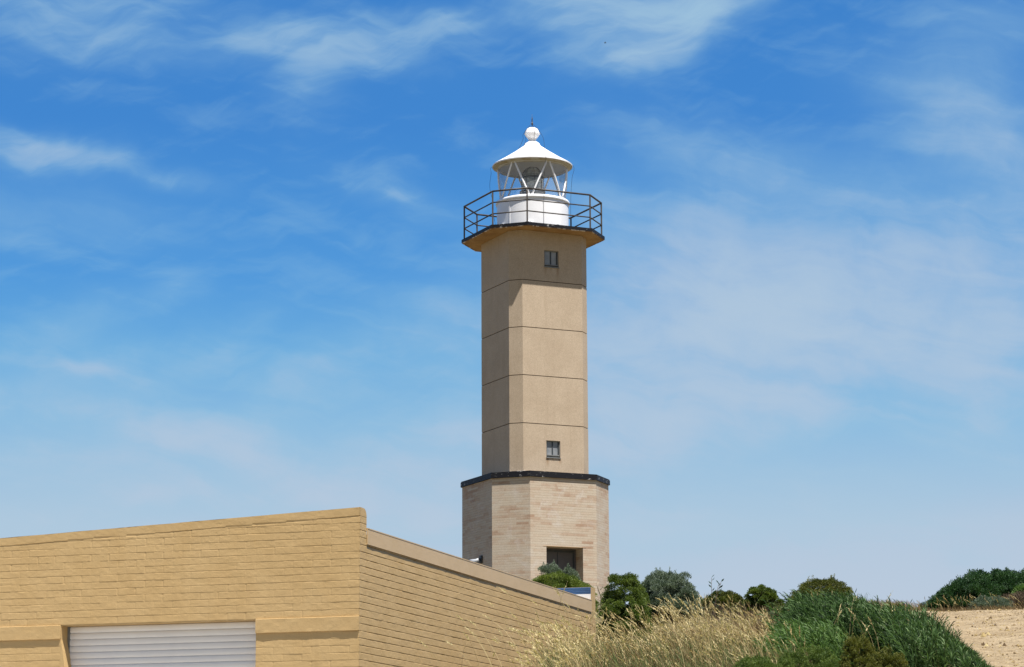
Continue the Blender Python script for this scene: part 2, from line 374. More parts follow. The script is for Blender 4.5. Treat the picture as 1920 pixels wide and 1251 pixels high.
M['straw'] = leafmat('dry_straw', [(0, (.12, .075, .035)), (.4, (.30, .205, .095)), (.7, (.46, .345, .155)), (1, (.64, .53, .29))], .3, .6, .3)
M['herb'] = leafmat('green_herb', [(0, (.05, .085, .025)), (.5, (.13, .17, .05)), (1, (.30, .31, .12))])
M['dead'] = leafmat('dead_twigs', [(0, (.045, .035, .022)), (.5, (.11, .08, .05)), (1, (.24, .18, .12))], .0, .9)
M['bark'] = mottled('grey_brown_bark', (.12, .09, .065), (.07, .05, .038), 20, .9, .1, 60, .003)
M['palebark'] = mottled('pale_bark', (.42, .35, .26), (.28, .22, .155), 14, .85, .1, 60, .003)
M['bird'] = mottled('dark_feathers', (.06, .06, .065), (.10, .10, .10), 10, .8, .1, 60, .0005)

def ground_mat():
    m, t, p = mat('dry_dune_soil', .95, (.2, .15, .1), .1); v = posw(t)
    f = t.ss(t.noise(v, .8, 6, .62, .4), .35, .65); g = t.ss(t.noise(v, 22, 5, .7), .3, .7)
    col = t.mix(f, t.mix(g, (.12, .09, .05, 1), (.21, .16, .09, 1)), t.mix(g, (.07, .07, .03, 1), (.15, .125, .065, 1)))
    t.l.new(col, p.inputs['Base Color']); bump(t, p, t.noise(v, 18, 6, .65), .9, .04); return m
M['ground'] = ground_mat()
def sand_mat():
    m, t, p = mat('pebbly_sand', .95, (.4, .3, .2), .1); v = posw(t)
    f = t.ss(t.noise(v, 1.2, 5, .6, .3), .35, .65)
    col = t.mix(f, (.42, .325, .20, 1), (.34, .255, .15, 1))
    hv = t.ss(t.noise(v, 4.5, 6, .7, .3), .35, .65, .82, 1.15); col = t.mix(1.0, col, t.xyz(hv, hv, hv), 'MULTIPLY')
    sp = t.ss(t.noise(v, 16, 4, .7, .4), .52, .62, 0, .7); col = t.mix(sp, col, (.17, .115, .06, 1))
    lp = t.ss(t.noise(v, 24, 3, .6), .60, .68, 0, .6); col = t.mix(lp, col, (.42, .35, .25, 1))
    t.l.new(col, p.inputs['Base Color'])
    bump(t, p, t.m('ADD', t.noise(v, 9, 5, .7), t.m('MULTIPLY', t.noise(v, 30, 4, .7), .7)), 1.0, .06); return m
M['sand'] = sand_mat()

# ------------------------------------------------------------------ terrain
HY = [(-4000, -12), (-60, -2.2), (0, -1.6), (10, -.95), (20, .65), (25, 1.33), (30, 1.93), (36, 2.6), (42, 3.3), (48, 4.0), (50, 4.24),
      (60, 5.12), (93, 7.85), (108, 8.9), (135, 7.5), (200, -2), (400, -9), (4000, -12)]
HYx = np.array([a for a, b in HY], float); HYz = np.array([b for a, b in HY], float)
BX, BY, BA = -1.842, 31.0, 0.298
SV = np.array([math.sin(BA), math.cos(BA)]); FV = np.array([-SV[1], SV[0]])      # along side wall (away), along front wall (left)
def sstep(x): x = np.clip(x, 0, 1); return x*x*(3-2*x)
def H(x, y):
    x = np.asarray(x, float); y = np.asarray(y, float)
    h = sum(np.interp(y+d, HYx, HYz) for d in (-2, -1, 0, 1, 2))/5
    side = (x-BX)*(-FV[0]) + (y-BY)*(-FV[1])        # metres right of the side wall
    ww = sstep((side-1.0)/2.2)
    rear = (x-BX)*SV[0] + (y-BY)*SV[1]
    ww = np.maximum(ww, sstep((rear-12.5)/4.0))
    ww = np.where(y < 12, 1, np.maximum(ww, sstep((20-y)/8)))
    low = np.minimum(.2, h)
    h = low + (h-low)*ww
    far = sstep((np.abs(x)-45)/80); h = h*(1-far) + np.minimum(h, -4 + 0*h)*far
    h = h + .05*np.sin(x*1.3+y*.7) * np.cos(y*.9-x*.5) * (ww > .2)
    return h
def grid_mesh(name, xs, ys, zf, mat_):
    X, Y = np.meshgrid(xs, ys); Z = zf(X, Y); nx, ny = len(xs), len(ys)
    V = np.stack([X.ravel(), Y.ravel(), Z.ravel()], 1)
    i = (np.arange(ny-1)[:, None]*nx + np.arange(nx-1)[None]).ravel()
    return bulk(name, V, np.stack([i, i+1, i+nx+1, i+nx], 1), mat_, smooth=True)
xs = np.unique(np.concatenate([np.array([-4000, -2000, -1000, -500, -250, -150, -100, -70]), np.arange(-50, -12, 2.), np.arange(-12, 18, .25), np.arange(18, 60, 2.), np.array([80, 110, 160, 250, 500, 1000, 2000, 4000])]))
ys = np.unique(np.concatenate([np.array([-4000, -2000, -1000, -400, -150, -60, -30]), np.arange(-20, 15, 1.), np.arange(15, 56, .25), np.arange(56, 130, 1.), np.arange(130, 220, 5.), np.array([260, 320, 400, 600, 1000, 2000, 4000])]))
tag(grid_mesh('ground', xs, ys, H, M['ground']), kind='structure')
# the sandy track: its own sheet, a few centimetres proud, with scuffed relief
def track_edge(y, s=0): return 5.2 + .131*(y-29) + .18*np.sin(y*.9) + .10*np.sin(y*2.3+1)
tn = RNG.normal(size=(4, 3))
def relief(X, Y):
    r = 0
    for a, f, ph in ((.010, 3.1, .3), (.008, 5.7, 1.9), (.006, 9.3, 4.), (.004, 15., 2.)):
        r = r + a*np.sin(X*f+ph+2*np.sin(Y*f*.37))*np.cos(Y*f*.83+ph*2+np.sin(X*f*.6))
    return r
gy = np.arange(8, 50.4, .12); gs = np.linspace(0, 1, 90)
Sg, Yg = np.meshgrid(gs, gy); Xg = track_edge(Yg) - .9 + Sg*10.0
Zg = H(Xg, Yg) + .075*sstep(Sg*12)*sstep((1-Sg)*12)*sstep((50.3-Yg)/1.0) - .03*(1-sstep(Sg*40)) + relief(Xg, Yg)*sstep(Sg*15)
i = (np.arange(len(gy)-1)[:, None]*len(gs) + np.arange(len(gs)-1)[None]).ravel()
tag(bulk('sand_path', np.stack([Xg.ravel(), Yg.ravel(), Zg.ravel()], 1), np.stack([i, i+1, i+len(gs)+1, i+len(gs)], 1), M['sand'], smooth=True), kind='structure')

# pale concrete apron in front of the building: its sunlit bounce fills the shaded shutter
fu = np.linspace(-1.5, 18, 60); fd = np.linspace(0, 15, 40); Fu, Fd = np.meshgrid(fu, fd)
Xf = BX+Fu*FV[0]-Fd*SV[0]; Yf = BY+Fu*FV[1]-Fd*SV[1]; i = (np.arange(39)[:, None]*60 + np.arange(59)[None]).ravel()
tag(bulk('forecourt', np.stack([Xf.ravel(), Yf.ravel(), H(Xf, Yf).ravel()+.03], 1), np.stack([i, i+1, i+61, i+60], 1)[:, ::-1], mottled('pale_concrete', (.40, .375, .33), (.35, .325, .285), 1.2, .9, .2, 20, .004), smooth=True), kind='structure')
# ------------------------------------------------------------------ lighthouse
LH = empty('lighthouse', (.808, 93.0, 7.6), 'tall eight sided concrete lighthouse with white glazed lantern on a cream brick base', 'lighthouse')
LO = (.808, 93.0, 7.6)
ORI = -.349254; Q90 = math.pi/2
def ring(cx, rad, a, z, cy=93.0):
    out = []
    for k in range(4):
        for s in (-1, 1):
            an = ORI + Q90*k + s*a; out.append(Vector((cx+rad*math.sin(an), cy-rad*math.cos(an), z)))
    return out           # 0-1 narrow face, 1-2 wide face (towards camera right), ...
def L(mb, name, m_, parent=LH, uv=False, sharp=None): return mb.build(name, m_, parent, origin=LO, uv=uv, sharp=sharp)
def face_hole(mb, A, B, z0, z1, hole, depth, u0=0.0):
    """vertical wall face A->B between heights z0,z1 with a recessed rectangular opening (ua,ub,za,zb)"""
    A = Vector((A[0], A[1], 0)); B = Vector((B[0], B[1], 0)); Ln = (B-A).length; e = (B-A)/Ln; n = Vector((e.y, -e.x, 0))
    ua, ub, za, zb = hole
    P = lambda u, z, d=0: A + e*u - n*d + Vector((0, 0, z))
    us = [0, ua, ub, Ln]; zs_ = [z0, za, zb, z1]
    for i_ in range(3):
        for j in range(3):
            if i_ == 1 and j == 1: continue
            if zs_[j+1]-zs_[j] < 1e-6: continue
            mb.quad(P(us[i_], zs_[j]), P(us[i_+1], zs_[j]), P(us[i_+1], zs_[j+1]), P(us[i_], zs_[j+1]),
                    uv=[(u0+us[i_], zs_[j]), (u0+us[i_+1], zs_[j]), (u0+us[i_+1], zs_[j+1]), (u0+us[i_], zs_[j+1])])
    def rv(p, q, ln): mb.quad(P(*p), P(*q), P(*q, depth), P(*p, depth), uv=[(0, p[1]), (ln, q[1]), (ln, q[1]+depth), (0, p[1]+depth)])
    mb.quad(P(ua, za), P(ua, zb), P(ua, zb, depth), P(ua, za, depth), uv=[(0, za), (0, zb), (depth, zb), (depth, za)])
    mb.quad(P(ub, zb), P(ub, za), P(ub, za, depth), P(ub, zb, depth), uv=[(0, zb), (0, za), (depth, za), (depth, zb)])
    rv((ub, za), (ua, za), ub-ua); rv((ua, zb), (ub, zb), ub-ua)
    return P
CX = .808; SR, SA = 1.9776, .13252
joints = [12.69, 14.525, 16.267, 18.016, 19.752, 21.583]
mb = MB(); jbs = []; grv = .014
W_UP = (.884, 1.462, 20.294, 20.918); W_LO = (.912, 1.463, 13.33, 13.945)
for i_ in range(5):
    z0 = joints[i_] + (grv if i_ else 0); z1 = joints[i_+1] - (grv if i_ < 4 else 0)
    r0 = ring(CX, SR, SA, 0)
    for k in range(8):
        A, B = r0[k], r0[(k+1) % 8]
        hole = W_LO if (k == 1 and i_ == 0) else W_UP if (k == 1 and i_ == 4) else None
        if hole: face_hole(mb, A, B, z0, z1, hole, .16)
        else: mb.quad((A.x, A.y, z0), (B.x, B.y, z0), (B.x, B.y, z1), (A.x, A.y, z1))
    for zz, sgn in ((z0, -1), (z1, 1)):
        a_, b_ = ring(CX, SR, SA, zz), ring(CX, SR-.03, SA, zz)
        for k in range(8):
            k2 = (k+1) % 8
            q = (a_[k2], a_[k], b_[k], b_[k2]) if sgn < 0 else (a_[k], a_[k2], b_[k2], b_[k])
            mb.quad(*q)
    if i_ < 4:
        z1 = joints[i_+1]; a_, b_ = ring(CX, SR-.03, SA, z1-grv*1.2), ring(CX, SR-.03, SA, z1+grv*1.2)
        jb = MB(); jbs.append(jb)
        for k in range(8): jb.quad(a_[k], a_[(k+1) % 8], b_[(k+1) % 8], b_[k])
shaft = L(mb, 'shaft', M['concrete'])
for jb in jbs: L(jb, 'panel_joint', M['joint'], shaft)
# windows of the shaft
def tower_window(hole):
    r0 = ring(CX, SR, SA, 0); A, B = r0[1], r0[2]; e = (B-A).normalized(); n = Vector((e.y, -e.x, 0)); up = Vector((0, 0, 1))
    ua, ub, za, zb = hole; P = lambda u, z, d: A + e*u - n*d + Vector((0, 0, z))
    fw = .03
    fr = MB(); D0 = .045
    def bar(u0, u1, z0, z1, d0, d1): fr.box(P(u0, z0, d1), e*(u1-u0), up*(z1-z0), n*(d1-d0))
    z_s = za + .075
    bar(ua+.002, ua+fw, z_s, zb-.002, D0, .12); bar(ub-fw, ub-.002, z_s, zb-.002, D0, .12)
    bar(ua+fw, ub-fw, zb-fw, zb-.002, D0, .12); bar(ua+fw, ub-fw, z_s, z_s+.035, D0-.01, .12)
    w_ = L(fr, 'window', M['frame'])
    dk = MB(); c = (ua+ub)/2
    def db(u0, u1): dk.box(P(u0, z_s+.035, .10), e*(u1-u0), up*(zb-fw-z_s-.035), n*.028)
    db(ua+fw, ua+fw+.024); db(c-.022, c+.022); db(ub-fw-.032, ub-fw)
    L(dk, 'mullion', M['lamp_dark'], w_)
    for p0, p1 in ((ua+fw+.024, c-.022), (c+.022, ub-fw-.032)):
        g = MB(); g.quad(P(p0, z_s+.035, .09), P(p1, z_s+.035, .09), P(p1, zb-fw, .09), P(p0, zb-fw, .09)); L(g, 'pane', M['window_glass'], w_)
    s_ = MB(); s_.box(P(ua-.012, za-.02, .115), e*(ub-ua+.024), up*.028, n*.145); s_.box(P(ua+.004, za+.01, .12), e*(ub-ua-.008), up*.055, n*.035)
    L(s_, 'sill', M['frame'], w_)
    return w_
tower_window(W_UP); tower_window(W_LO)
# gallery deck: slab with chipped edge and dark bitumen rim
GX = .79; GR, GA = 2.65, .270
def prism(mb, cx, rad, a, z0, z1, top=True, bot=True, cy=93.0, rad2=None):
    A, B = ring(cx, rad, a, z0, cy), ring(cx, rad2 or rad, a, z1, cy)
    for k in range(8):
        k2 = (k+1) % 8; ln = (A[k2]-A[k]).length
        mb.quad(A[k], A[k2], B[k2], B[k], uv=[(k*3.1, z0), (k*3.1+ln, z0), (k*3.1+ln, z1), (k*3.1, z1)])
    if top: mb.poly(B)
    if bot: mb.poly(list(reversed(A)))
mb = MB(); prism(mb, GX, GR-.03, GA, 21.587, 21.70, top=True, bot=True); deck = L(mb, 'gallery_deck', M['soffit'])
mb = MB(); prism(mb, GX, GR-.012, GA, 21.575, 21.602, top=False, bot=False)
A_, B_ = ring(GX, GR-.012, GA, 21.575), ring(GX, GR-.06, GA, 21.5775)
for k in range(8): mb.quad(A_[(k+1) % 8], A_[k], B_[k], B_[(k+1) % 8])
L(mb, 'chipped_edge', M['chip'], deck)
mb = MB(); prism(mb, GX, GR, GA, 21.600, 21.715, top=True, bot=True); L(mb, 'edge_band', M['gallery_edge'], deck)
# railing
RL = MB(); RR, RA = 2.54, .2634; ZD = 21.716
posts = ring(.785, RR, RA, ZD)
rail = None
top = ring(.785, RR, RA, 22.985)
for k in range(8): RL.tube([top[k], top[(k+1) % 8]], .034, 8)
for k in range(8): RL.tube([top[k]-Vector((0, 0, .012)), top[k]+Vector((0, 0, .026))], .03, 8)
rail = L(RL, 'railing', M['rail'])
for zz in (22.565, 22.145):
    r_ = MB(); q = ring(.785, RR, RA, zz)
    for k in range(8): r_.tube([q[k], q[(k+1) % 8]], .024, 6)
    L(r_, 'middle_rail', M['rail'], rail)
for k in range(8):
    r_ = MB(); r_.box(posts[k]+Vector((-.029, -.029, 0)), (.058, 0, 0), (0, .058, 0), (0, 0, 1.25)); r_.box(posts[k]+Vector((-.06, -.06, 0)), (.12, 0, 0), (0, .12, 0), (0, 0, .02))
    L(r_, 'post', M['rail'], rail)
# lantern
LC = Vector((.785, 93.0, 0))
mb = MB(); mb.lathe(LC, [(1.345, 21.715), (1.345, 21.78), (1.325, 21.785), (1.325, 22.93), (1.36, 22.95), (1.37, 22.975), (1.37, 23.03), (1.35, 23.06), (1.27, 23.085), (1.18, 23.09), (1.18, 23.0), (0, 23.0)], 96)
drum = L(mb, 'lantern_drum', M['white'], sharp=50)
mb = MB()
for an in (-40, 2): # vertical seams and vents
    d = Vector((math.sin(R_(an)), -math.cos(R_(an)), 0)); t_ = Vector((math.cos(R_(an)), math.sin(R_(an)), 0))
    if an == -40: mb.box(LC + d*1.325 - t_*.03 + Vector((0, 0, 21.79)), t_*.06, d*.012, (0, 0, 1.14))
L(mb, 'door_seam', M['white'], drum)
for an in (-55, -4, 44):
    d = Vector((math.sin(R_(an)), -math.cos(R_(an)), 0)); c = LC + d*1.32 + Vector((0, 0, 22.0))
    v_ = MB(); v_.tube([c, c+d*.05, c+d*.09], [.085, .085, .05], 14); L(v_, 'vent_cap', M['white'], drum)
mb = MB(); GZ0, GZ1 = 23.088, 24.375
mb.lathe(LC, [(1.235, GZ0), (1.235, GZ1)], 72); L(mb, 'lantern_glazing', M['glass'])
mb = MB(); mb.lathe(LC, [(1.20, GZ1-.05), (1.30, GZ1-.05), (1.30, GZ1+.02), (1.20, GZ1+.02), (1.20, GZ1-.05)], 72); L(mb, 'glazing_ring', M['ceiling'], sharp=40)
for k in range(6):
    b0 = R_(-3.5+60*k)
    for s in (-1, 1):
        b1 = b0 + s*R_(30); db_ = R_(s*2.3)
        P0 = LC + Vector((1.275*math.sin(b0+db_), -1.275*math.cos(b0+db_), GZ0-.02)); P1 = LC + Vector((1.275*math.sin(b1-db_), -1.275*math.cos(b1-db_), GZ1))
        pts = []
        for j in range(7):
            f = j/6; an = (b0+db_)*(1-f) + (b1-db_)*f
            pts.append(LC + Vector((1.275*math.sin(an), -1.275*math.cos(an), P0.z*(1-f)+P1.z*f)))
        st = MB(); st.tube(pts, .033, 8); L(st, 'glazing_bar', M['white'])
mb = MB(); mb.lathe(LC, [(1.285, 24.36), (1.47, 24.405), (1.488, 24.412), (1.49, 24.455), (1.44, 24.492), (1.1, 24.69), (.7, 24.95), (.42, 25.15), (.30, 25.235), (.285, 25.30), (.22, 25.36), (.15, 25.38), (.135, 25.45), (.15, 25.50), (.19, 25.545), (.235, 25.60), (.262, 25.67), (.285, 25.675), (.295, 25.70), (.285, 25.725), (.262, 25.73), (.25, 25.80), (.20, 25.88), (.12, 25.925), (.04, 25.94), (0, 25.942)], 96)
roof = L(mb, 'lantern_roof', M['white'], sharp=50)
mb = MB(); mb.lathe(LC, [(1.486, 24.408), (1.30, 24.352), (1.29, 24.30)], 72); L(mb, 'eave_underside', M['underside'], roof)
mb = MB(); mb.lathe(LC, [(1.29, 24.34), (.9, 24.50), (.45, 24.72), (.0, 24.85)], 72); L(mb, 'lantern_ceiling', M['ceiling'], roof)
# optic: beehive lens with ribs
lb = MB(); prof = [(.0, 24.42), (.10, 24.41), (.2, 24.37), (.28, 24.30), (.34, 24.20), (.37, 24.08), (.375, 23.98)]
pp = []
for i_ in range(len(prof)-1):
    (r0, z0), (r1, z1) = prof[i_], prof[i_+1]
    pp += [(r0, z0), ((r0+r1)/2+.012, (z0+z1)/2), (r1, z1-.002)]
lb.lathe(LC, pp, 32); 
for j in range(6):
    z = 23.96-.085*j; lb.lathe(LC, [(.375, z), (.40, z-.025), (.40, z-.055), (.375, z-.08)], 32)
lens = L(lb, 'lens', M['lens'])
fr = MB()
for k in range(8):
    an = R_(45*k+10); d = Vector((math.sin(an), -math.cos(an), 0)); fr.tube([LC+d*.41+Vector((0, 0, 23.1)), LC+d*.41+Vector((0, 0, 23.99))], .012, 6)
    fr.tube([LC+d*(r+.012)+Vector((0, 0, z)) for r, z in reversed(prof)], .008, 5)
for z, r in ((23.99, .405), (23.45, .46), (23.12, .46)):
    fr.lathe(LC, [(r-.03, z-.02), (r+.02, z-.02), (r+.02, z+.02), (r-.03, z+.02)], 32)
L(fr, 'lens_frame', M['lamp_dark'], lens)
fr = MB(); fr.lathe(LC, [(.44, 23.09), (.46, 23.1), (.46, 23.40), (.44, 23.41), (.3, 23.41)], 24); L(fr, 'lens_pedestal', M['frame'], lens)
# finial rod
mb = MB(); c = LC
mb.tube([c+Vector((0, 0, 25.93)), c+Vector((0, 0, 26.2))], .018, 6); mb.tube([c+Vector((0, 0, 26.2)), c+Vector((0, 0, 26.46))], [.012, .004], 6)
mb.lathe(c, [(.0, 26.06), (.035, 26.07), (.04, 26.09), (.03, 26.11), (0, 26.12)], 12); mb.lathe(c, [(.0, 26.17), (.025, 26.185), (.025, 26.21), (0, 26.23)], 10)
for a_ in range(3):
    d = Vector((math.sin(a_*2.1+.4), -math.cos(a_*2.1+.4), 0)); mb.tube([c+Vector((0, 0, 26.08)), c+d*.05+Vector((0, 0, 26.10)), c+d*.055+Vector((0, 0, 26.16))], .005, 4)
    mb.tube([c+Vector((0, 0, 26.21)), c+d*.035+Vector((0, 0, 26.25)), c+d*.03+Vector((0, 0, 26.33))], .004, 4)
L(mb, 'finial_rod', M['rod'], roof)
# lightning conductor cables
def cable(deg, pts, rad=.0055):
    d = Vector((math.sin(R_(deg)), -math.cos(R_(deg)), 0)); t_ = Vector((math.cos(R_(deg)), math.sin(R_(deg)), 0))
    P = [LC + d*r + t_*s_ + Vector((0, 0, z)) for r, s_, z in pts]
    # Catmull-Rom through the points
    out = []
    for i_ in range(len(P)-1):
        p0, p1, p2, p3 = P[max(i_-1, 0)], P[i_], P[i_+1], P[min(i_+2, len(P)-1)]
        for j in range(5):
            f = j/5; out.append(.5*((2*p1)+(p2-p0)*f+(2*p0-5*p1+4*p2-p3)*f*f+(3*p1-p0-3*p2+p3)*f**3))
    out.append(P[-1]); c_ = MB(); c_.tube(out, rad, 5); L(c_, 'conductor_cable', M['cable'])
cable(-92, [(.02, 0, 26.07), (.12, 0, 25.98), (.33, 0, 25.70), (.34, 0, 25.50), (.48, 0, 25.18), (.60, 0, 25.04), (1.0, 0, 24.77), (1.51, 0, 24.45), (1.53, .02, 24.2), (1.58, .05, 23.8), (1.56, .1, 23.5), (1.47, .1, 23.1), (1.44, .12, 22.6), (1.36, .1, 22.1), (1.35, .1, 21.75)])
cable(88, [(.02, 0, 26.07), (.16, 0, 25.95), (.31, 0, 25.74), (.42, 0, 25.5), (.46, 0, 25.2), (.50, 0, 25.12), (1.0, 0, 24.77), (1.52, 0, 24.44), (1.47, -.02, 24.0), (1.43, 0, 23.5), (1.41, -.04, 23.0), (1.40, 0, 22.4), (1.37, 0, 21.75)])
cable(17, [(.02, 0, 26.07), (.2, 0, 25.9), (.31, 0, 25.68), (.26, 0, 25.55), (.31, -.02, 25.27), (.5, -.06, 25.10), (1.0, .02, 24.775), (1.51, .04, 24.44), (1.45, .04, 24.2), (1.40, 0, 23.6), (1.42, 0, 23.08), (1.355, 0, 22.8), (1.352, 0, 22.3), (1.352, 0, 21.75)])
cable(-60, [(.02, 0, 26.07), (.16, 0, 25.94), (.31, 0, 25.7), (.27, 0, 25.45), (.34, 0, 25.24)], .005)
# brick base with deep doorway
BRR, BAA = 2.655, .2735; ZB0, ZB1 = 7.3, 12.492; BCX = .812
mb = MB(); r0 = ring(BCX, BRR, BAA, 0); uo = 0
for k in range(8):
    A, B = r0[k], r0[(k+1) % 8]; ln = (B-A).length
    if k == 1: face_hole(mb, A, B, ZB0, ZB1, (.62, 2.054, 7.75, 10.06), .60, uo)
    else: mb.quad((A.x, A.y, ZB0), (B.x, B.y, ZB0), (B.x, B.y, ZB1), (A.x, A.y, ZB1), uv=[(uo, ZB0), (uo+ln, ZB0), (uo+ln, ZB1), (uo, ZB1)])
    uo += ln
base = L(mb, 'base_wall', M['base_brick'], uv=True)
A, B = r0[1], r0[2]; e = (B-A).normalized(); n = Vector((e.y, -e.x, 0)); A0 = Vector((A.x, A.y, 0)); up = Vector((0, 0, 1))
mb = MB(); mb.box(A0+e*.626-n*.598+up*7.75, e*1.424, up*2.304, n*.04)
door = L(mb, 'door', M['door'])
mb = MB()
for u0, u1, z0, z1 in ((.70, 1.98, 9.93, 10.0), (.70, .76, 7.8, 9.93), (1.92, 1.98, 7.8, 9.93), (1.31, 1.33, 7.8, 9.93)): mb.box(A0+e*u0-n*.557+up*z0, e*(u1-u0), up*(z1-z0), n*.018)
L(mb, 'door_frame', M['lamp_dark'], door)
mb = MB(); mb.box(A0+e*.50-n*.02+up*10.058, e*1.68, up*.012, n*.026); L(mb, 'lintel', M['soffit'])
# roof slab of the base: bitumen band plus inner flashing round the shaft
mb = MB(); prism(mb, .812, 2.715, .2755, 12.495, 12.665, rad2=2.712); prism(mb, .812, 2.69, .2755, 12.665, 12.70); slab = L(mb, 'base_roof', M['bitumen'])
mb = MB(); prism(mb, .808, 2.32, .20, 12.702, 12.735, top=True, bot=False, rad2=2.25); prism(mb, .808, 2.06, .15, 12.736, 12.80, top=True, bot=False, rad2=2.0); L(mb, 'flashing', M['bitumen_flaking'], slab)
# floodlight on the shaded face (7-0)
A = Vector((r0[7].x, r0[7].y, 0)); Bp = Vector((r0[0].x, r0[0].y, 0)); e7 = (Bp-A).normalized(); n7 = Vector((-e7.y, e7.x, 0))
if n7.dot(Vector((-1, -.3, 0))) < 0: n7 = -n7
c = A + e7*1.72 + up*9.70
mb = MB(); mb.box(c-e7*.08-up*.12, e7*.16, up*.26, n7*.06); mb.tube([c+n7*.05, c+n7*.14], .03, 8)
fl = L(mb, 'floodlight', M['lamp_dark'])
d7 = (n7*.45-e7*.72+up*-.30).normalized(); mb = MB(); mb.tube([c+n7*.10, c+n7*.10+d7*.16, c+n7*.10+d7*.33], [.06, .09, .15], 18)
L(mb, 'lamp_head', M['lamp_grey'], fl)
q_ = c+n7*.10+d7*.331; mb = MB(); mb.tube([q_, q_+d7*.004], .14, 18); L(mb, 'lamp_glass', M['lamp_dark'], fl)

# ------------------------------------------------------------------ painted brick building
BO = (BX, BY, .1)
BLD = empty('brick_building', BO, 'long low tan painted brick building with a sloping parapet and a grey roller shutter', 'building')
S3 = Vector((SV[0], SV[1], 0)); F3 = Vector((FV[0], FV[1], 0)); NF = -S3; NS = -F3
ZS = 2.6145; BC = .0863; CORNER = Vector((BX, BY, 0)); ZG = .05
def value_noise(U_, V_, fu, fv, seed):
    r = np.random.default_rng(seed); G = r.random((256, 256))
    a, b = U_*fu, V_*fv; i0, j0 = np.floor(a).astype(int), np.floor(b).astype(int); fa, fb = a-i0, b-j0
    fa, fb = fa*fa*(3-2*fa), fb*fb*(3-2*fb); g = lambda i, j: G[i % 256, j % 256]
    return (g(i0, j0)*(1-fa)+g(i0+1, j0)*fa)*(1-fb) + (g(i0, j0+1)*(1-fa)+g(i0+1, j0+1)*fa)*fb
def brick_sheet(origin, udir, nrm, u0, u1, du, zlo, ztop, seed, joint=.0048, parapet=None, phase=0.0, pk=(.05, 1.0)):
    """a relief sheet of painted bricks: horizontal joints, faint perpends, smeared paint; ztop may be a function of u"""
    nu = max(2, int(round((u1-u0)/du))+1); us = np.linspace(u0, u1, nu)
    zt = np.array([ztop(u) for u in us]) if callable(ztop) else np.full(nu, ztop)
    zmax = zt.max(); offs = np.array([0, .002, .004, .0065, .010, .018, .032, .050, .066, .074, .0785, .082, .0845])
    k0 = math.floor((zlo-ZS)/BC); k1 = math.ceil((zmax-ZS)/BC); zz = []
    for k in range(k0, k1+1): zz += list(ZS+k*BC+offs)
    zz = np.array([z for z in zz if zlo < z < zmax]); zz = np.concatenate([[zlo], zz, [zmax]])
    U_, Z_ = np.meshgrid(us, zz)
    kk = np.floor((Z_-ZS)/BC + 1e-6).astype(int); fz = (Z_-ZS)-kk*BC
    dj = np.minimum(fz, BC-fz)                                         # distance to the nearest bed joint
    kj = np.where(fz < BC/2, kk, kk+1)
    patch = np.clip(pk[0]+pk[1]*value_noise(U_+kj*7.3, kj*1.0, 3.6, 1.0, seed), .05, 1.25)*np.clip(.35+1.2*value_noise(U_, kj*1., 11, 1, seed+5), .3, 1.35)
    bed = joint*patch*np.exp(-(dj/.0036)**2)
    BL = .245
    ub = (U_+phase+(kk % 2)*BL/2)/BL; ib = np.floor(ub).astype(int); fb = np.abs(ub-ib-.5)*BL; dp = BL/2-fb
    perp = .0028*np.clip(1.6*value_noise(ib*1.7, kk*1.3, 1, 1, seed+9)-.2, 0, 1)*np.exp(-(dp/.007)**2)
    r2 = np.random.default_rng(seed+2).normal(size=(401, 401))
    off = .0005*r2[ib % 401, kk % 401]
    tiltb = .0012*(fz/BC-.5)*(-1)                                      # bricks lean out a hair at the foot: the lower arris catches shade
    nz = .0022*(value_noise(U_, Z_, 7, 11, seed+3)-.5) + .0016*(value_noise(U_, Z_, 23, 37, seed+4)-.5)
    disp = off + tiltb + nz - bed - perp
    if callable(ztop):                                                  # the raking top course
        dt = zt[None, :]-Z_; disp = disp - .005*np.exp(-((dt-.105)/.005)**2)*np.clip(.4+value_noise(U_, 0*U_, 3, 1, seed+7), 0, 1.2)
        disp = np.where(dt < .1, .003+nz, disp); Z_ = np.minimum(Z_, zt[None, :] + .003*(value_noise(U_, 0*U_, 4, 1, seed+8)-.5))
    V = np.array(origin)[None, None, :] + U_[..., None]*np.array(udir) + disp[..., None]*np.array(nrm); V[..., 2] += Z_
    n0 = len(us); i = (np.arange(len(zz)-1)[:, None]*n0 + np.arange(n0-1)[None]).ravel()
    Fq = np.stack([i, i+1, i+n0+1, i+n0], 1)
    if np.cross(np.array(udir), [0, 0, 1]).dot(np.array(nrm)) < 0: Fq = Fq[:, ::-1]
    return V.reshape(-1, 3), Fq
def merge(parts):
    Vs, Fs, n = [], [], 0
    for v, f in parts: Vs.append(v); Fs.append(f+n); n += len(v)
    return np.concatenate(Vs), np.concatenate(Fs)
def boxvf(o, u, v, w_):
    b = MB(); b.box(o, u, v, w_); return np.array(b.v), np.array(b.f)
U_R, U_L = 1.330, 3.938                    # opening, metres left of the corner
PT = 3.925
top_f = lambda u: PT - .0405*u
parts = []
nF, nS = tuple(NF), tuple(NS)
fo = tuple(CORNER); bx_ = lambda u, d, z: CORNER + F3*u + S3*d + up*z
parts.append(brick_sheet(fo, tuple(F3), nF, 0, 7.5, .016, ZS-.002, top_f, 3))
parts.append(brick_sheet(fo, tuple(F3), nF, 0, U_R, .016, 1.75, ZS-.002, 4))
parts.append(brick_sheet(fo, tuple(F3), nF, U_L, 7.5, .016, 1.75, ZS-.002, 5, phase=.1))
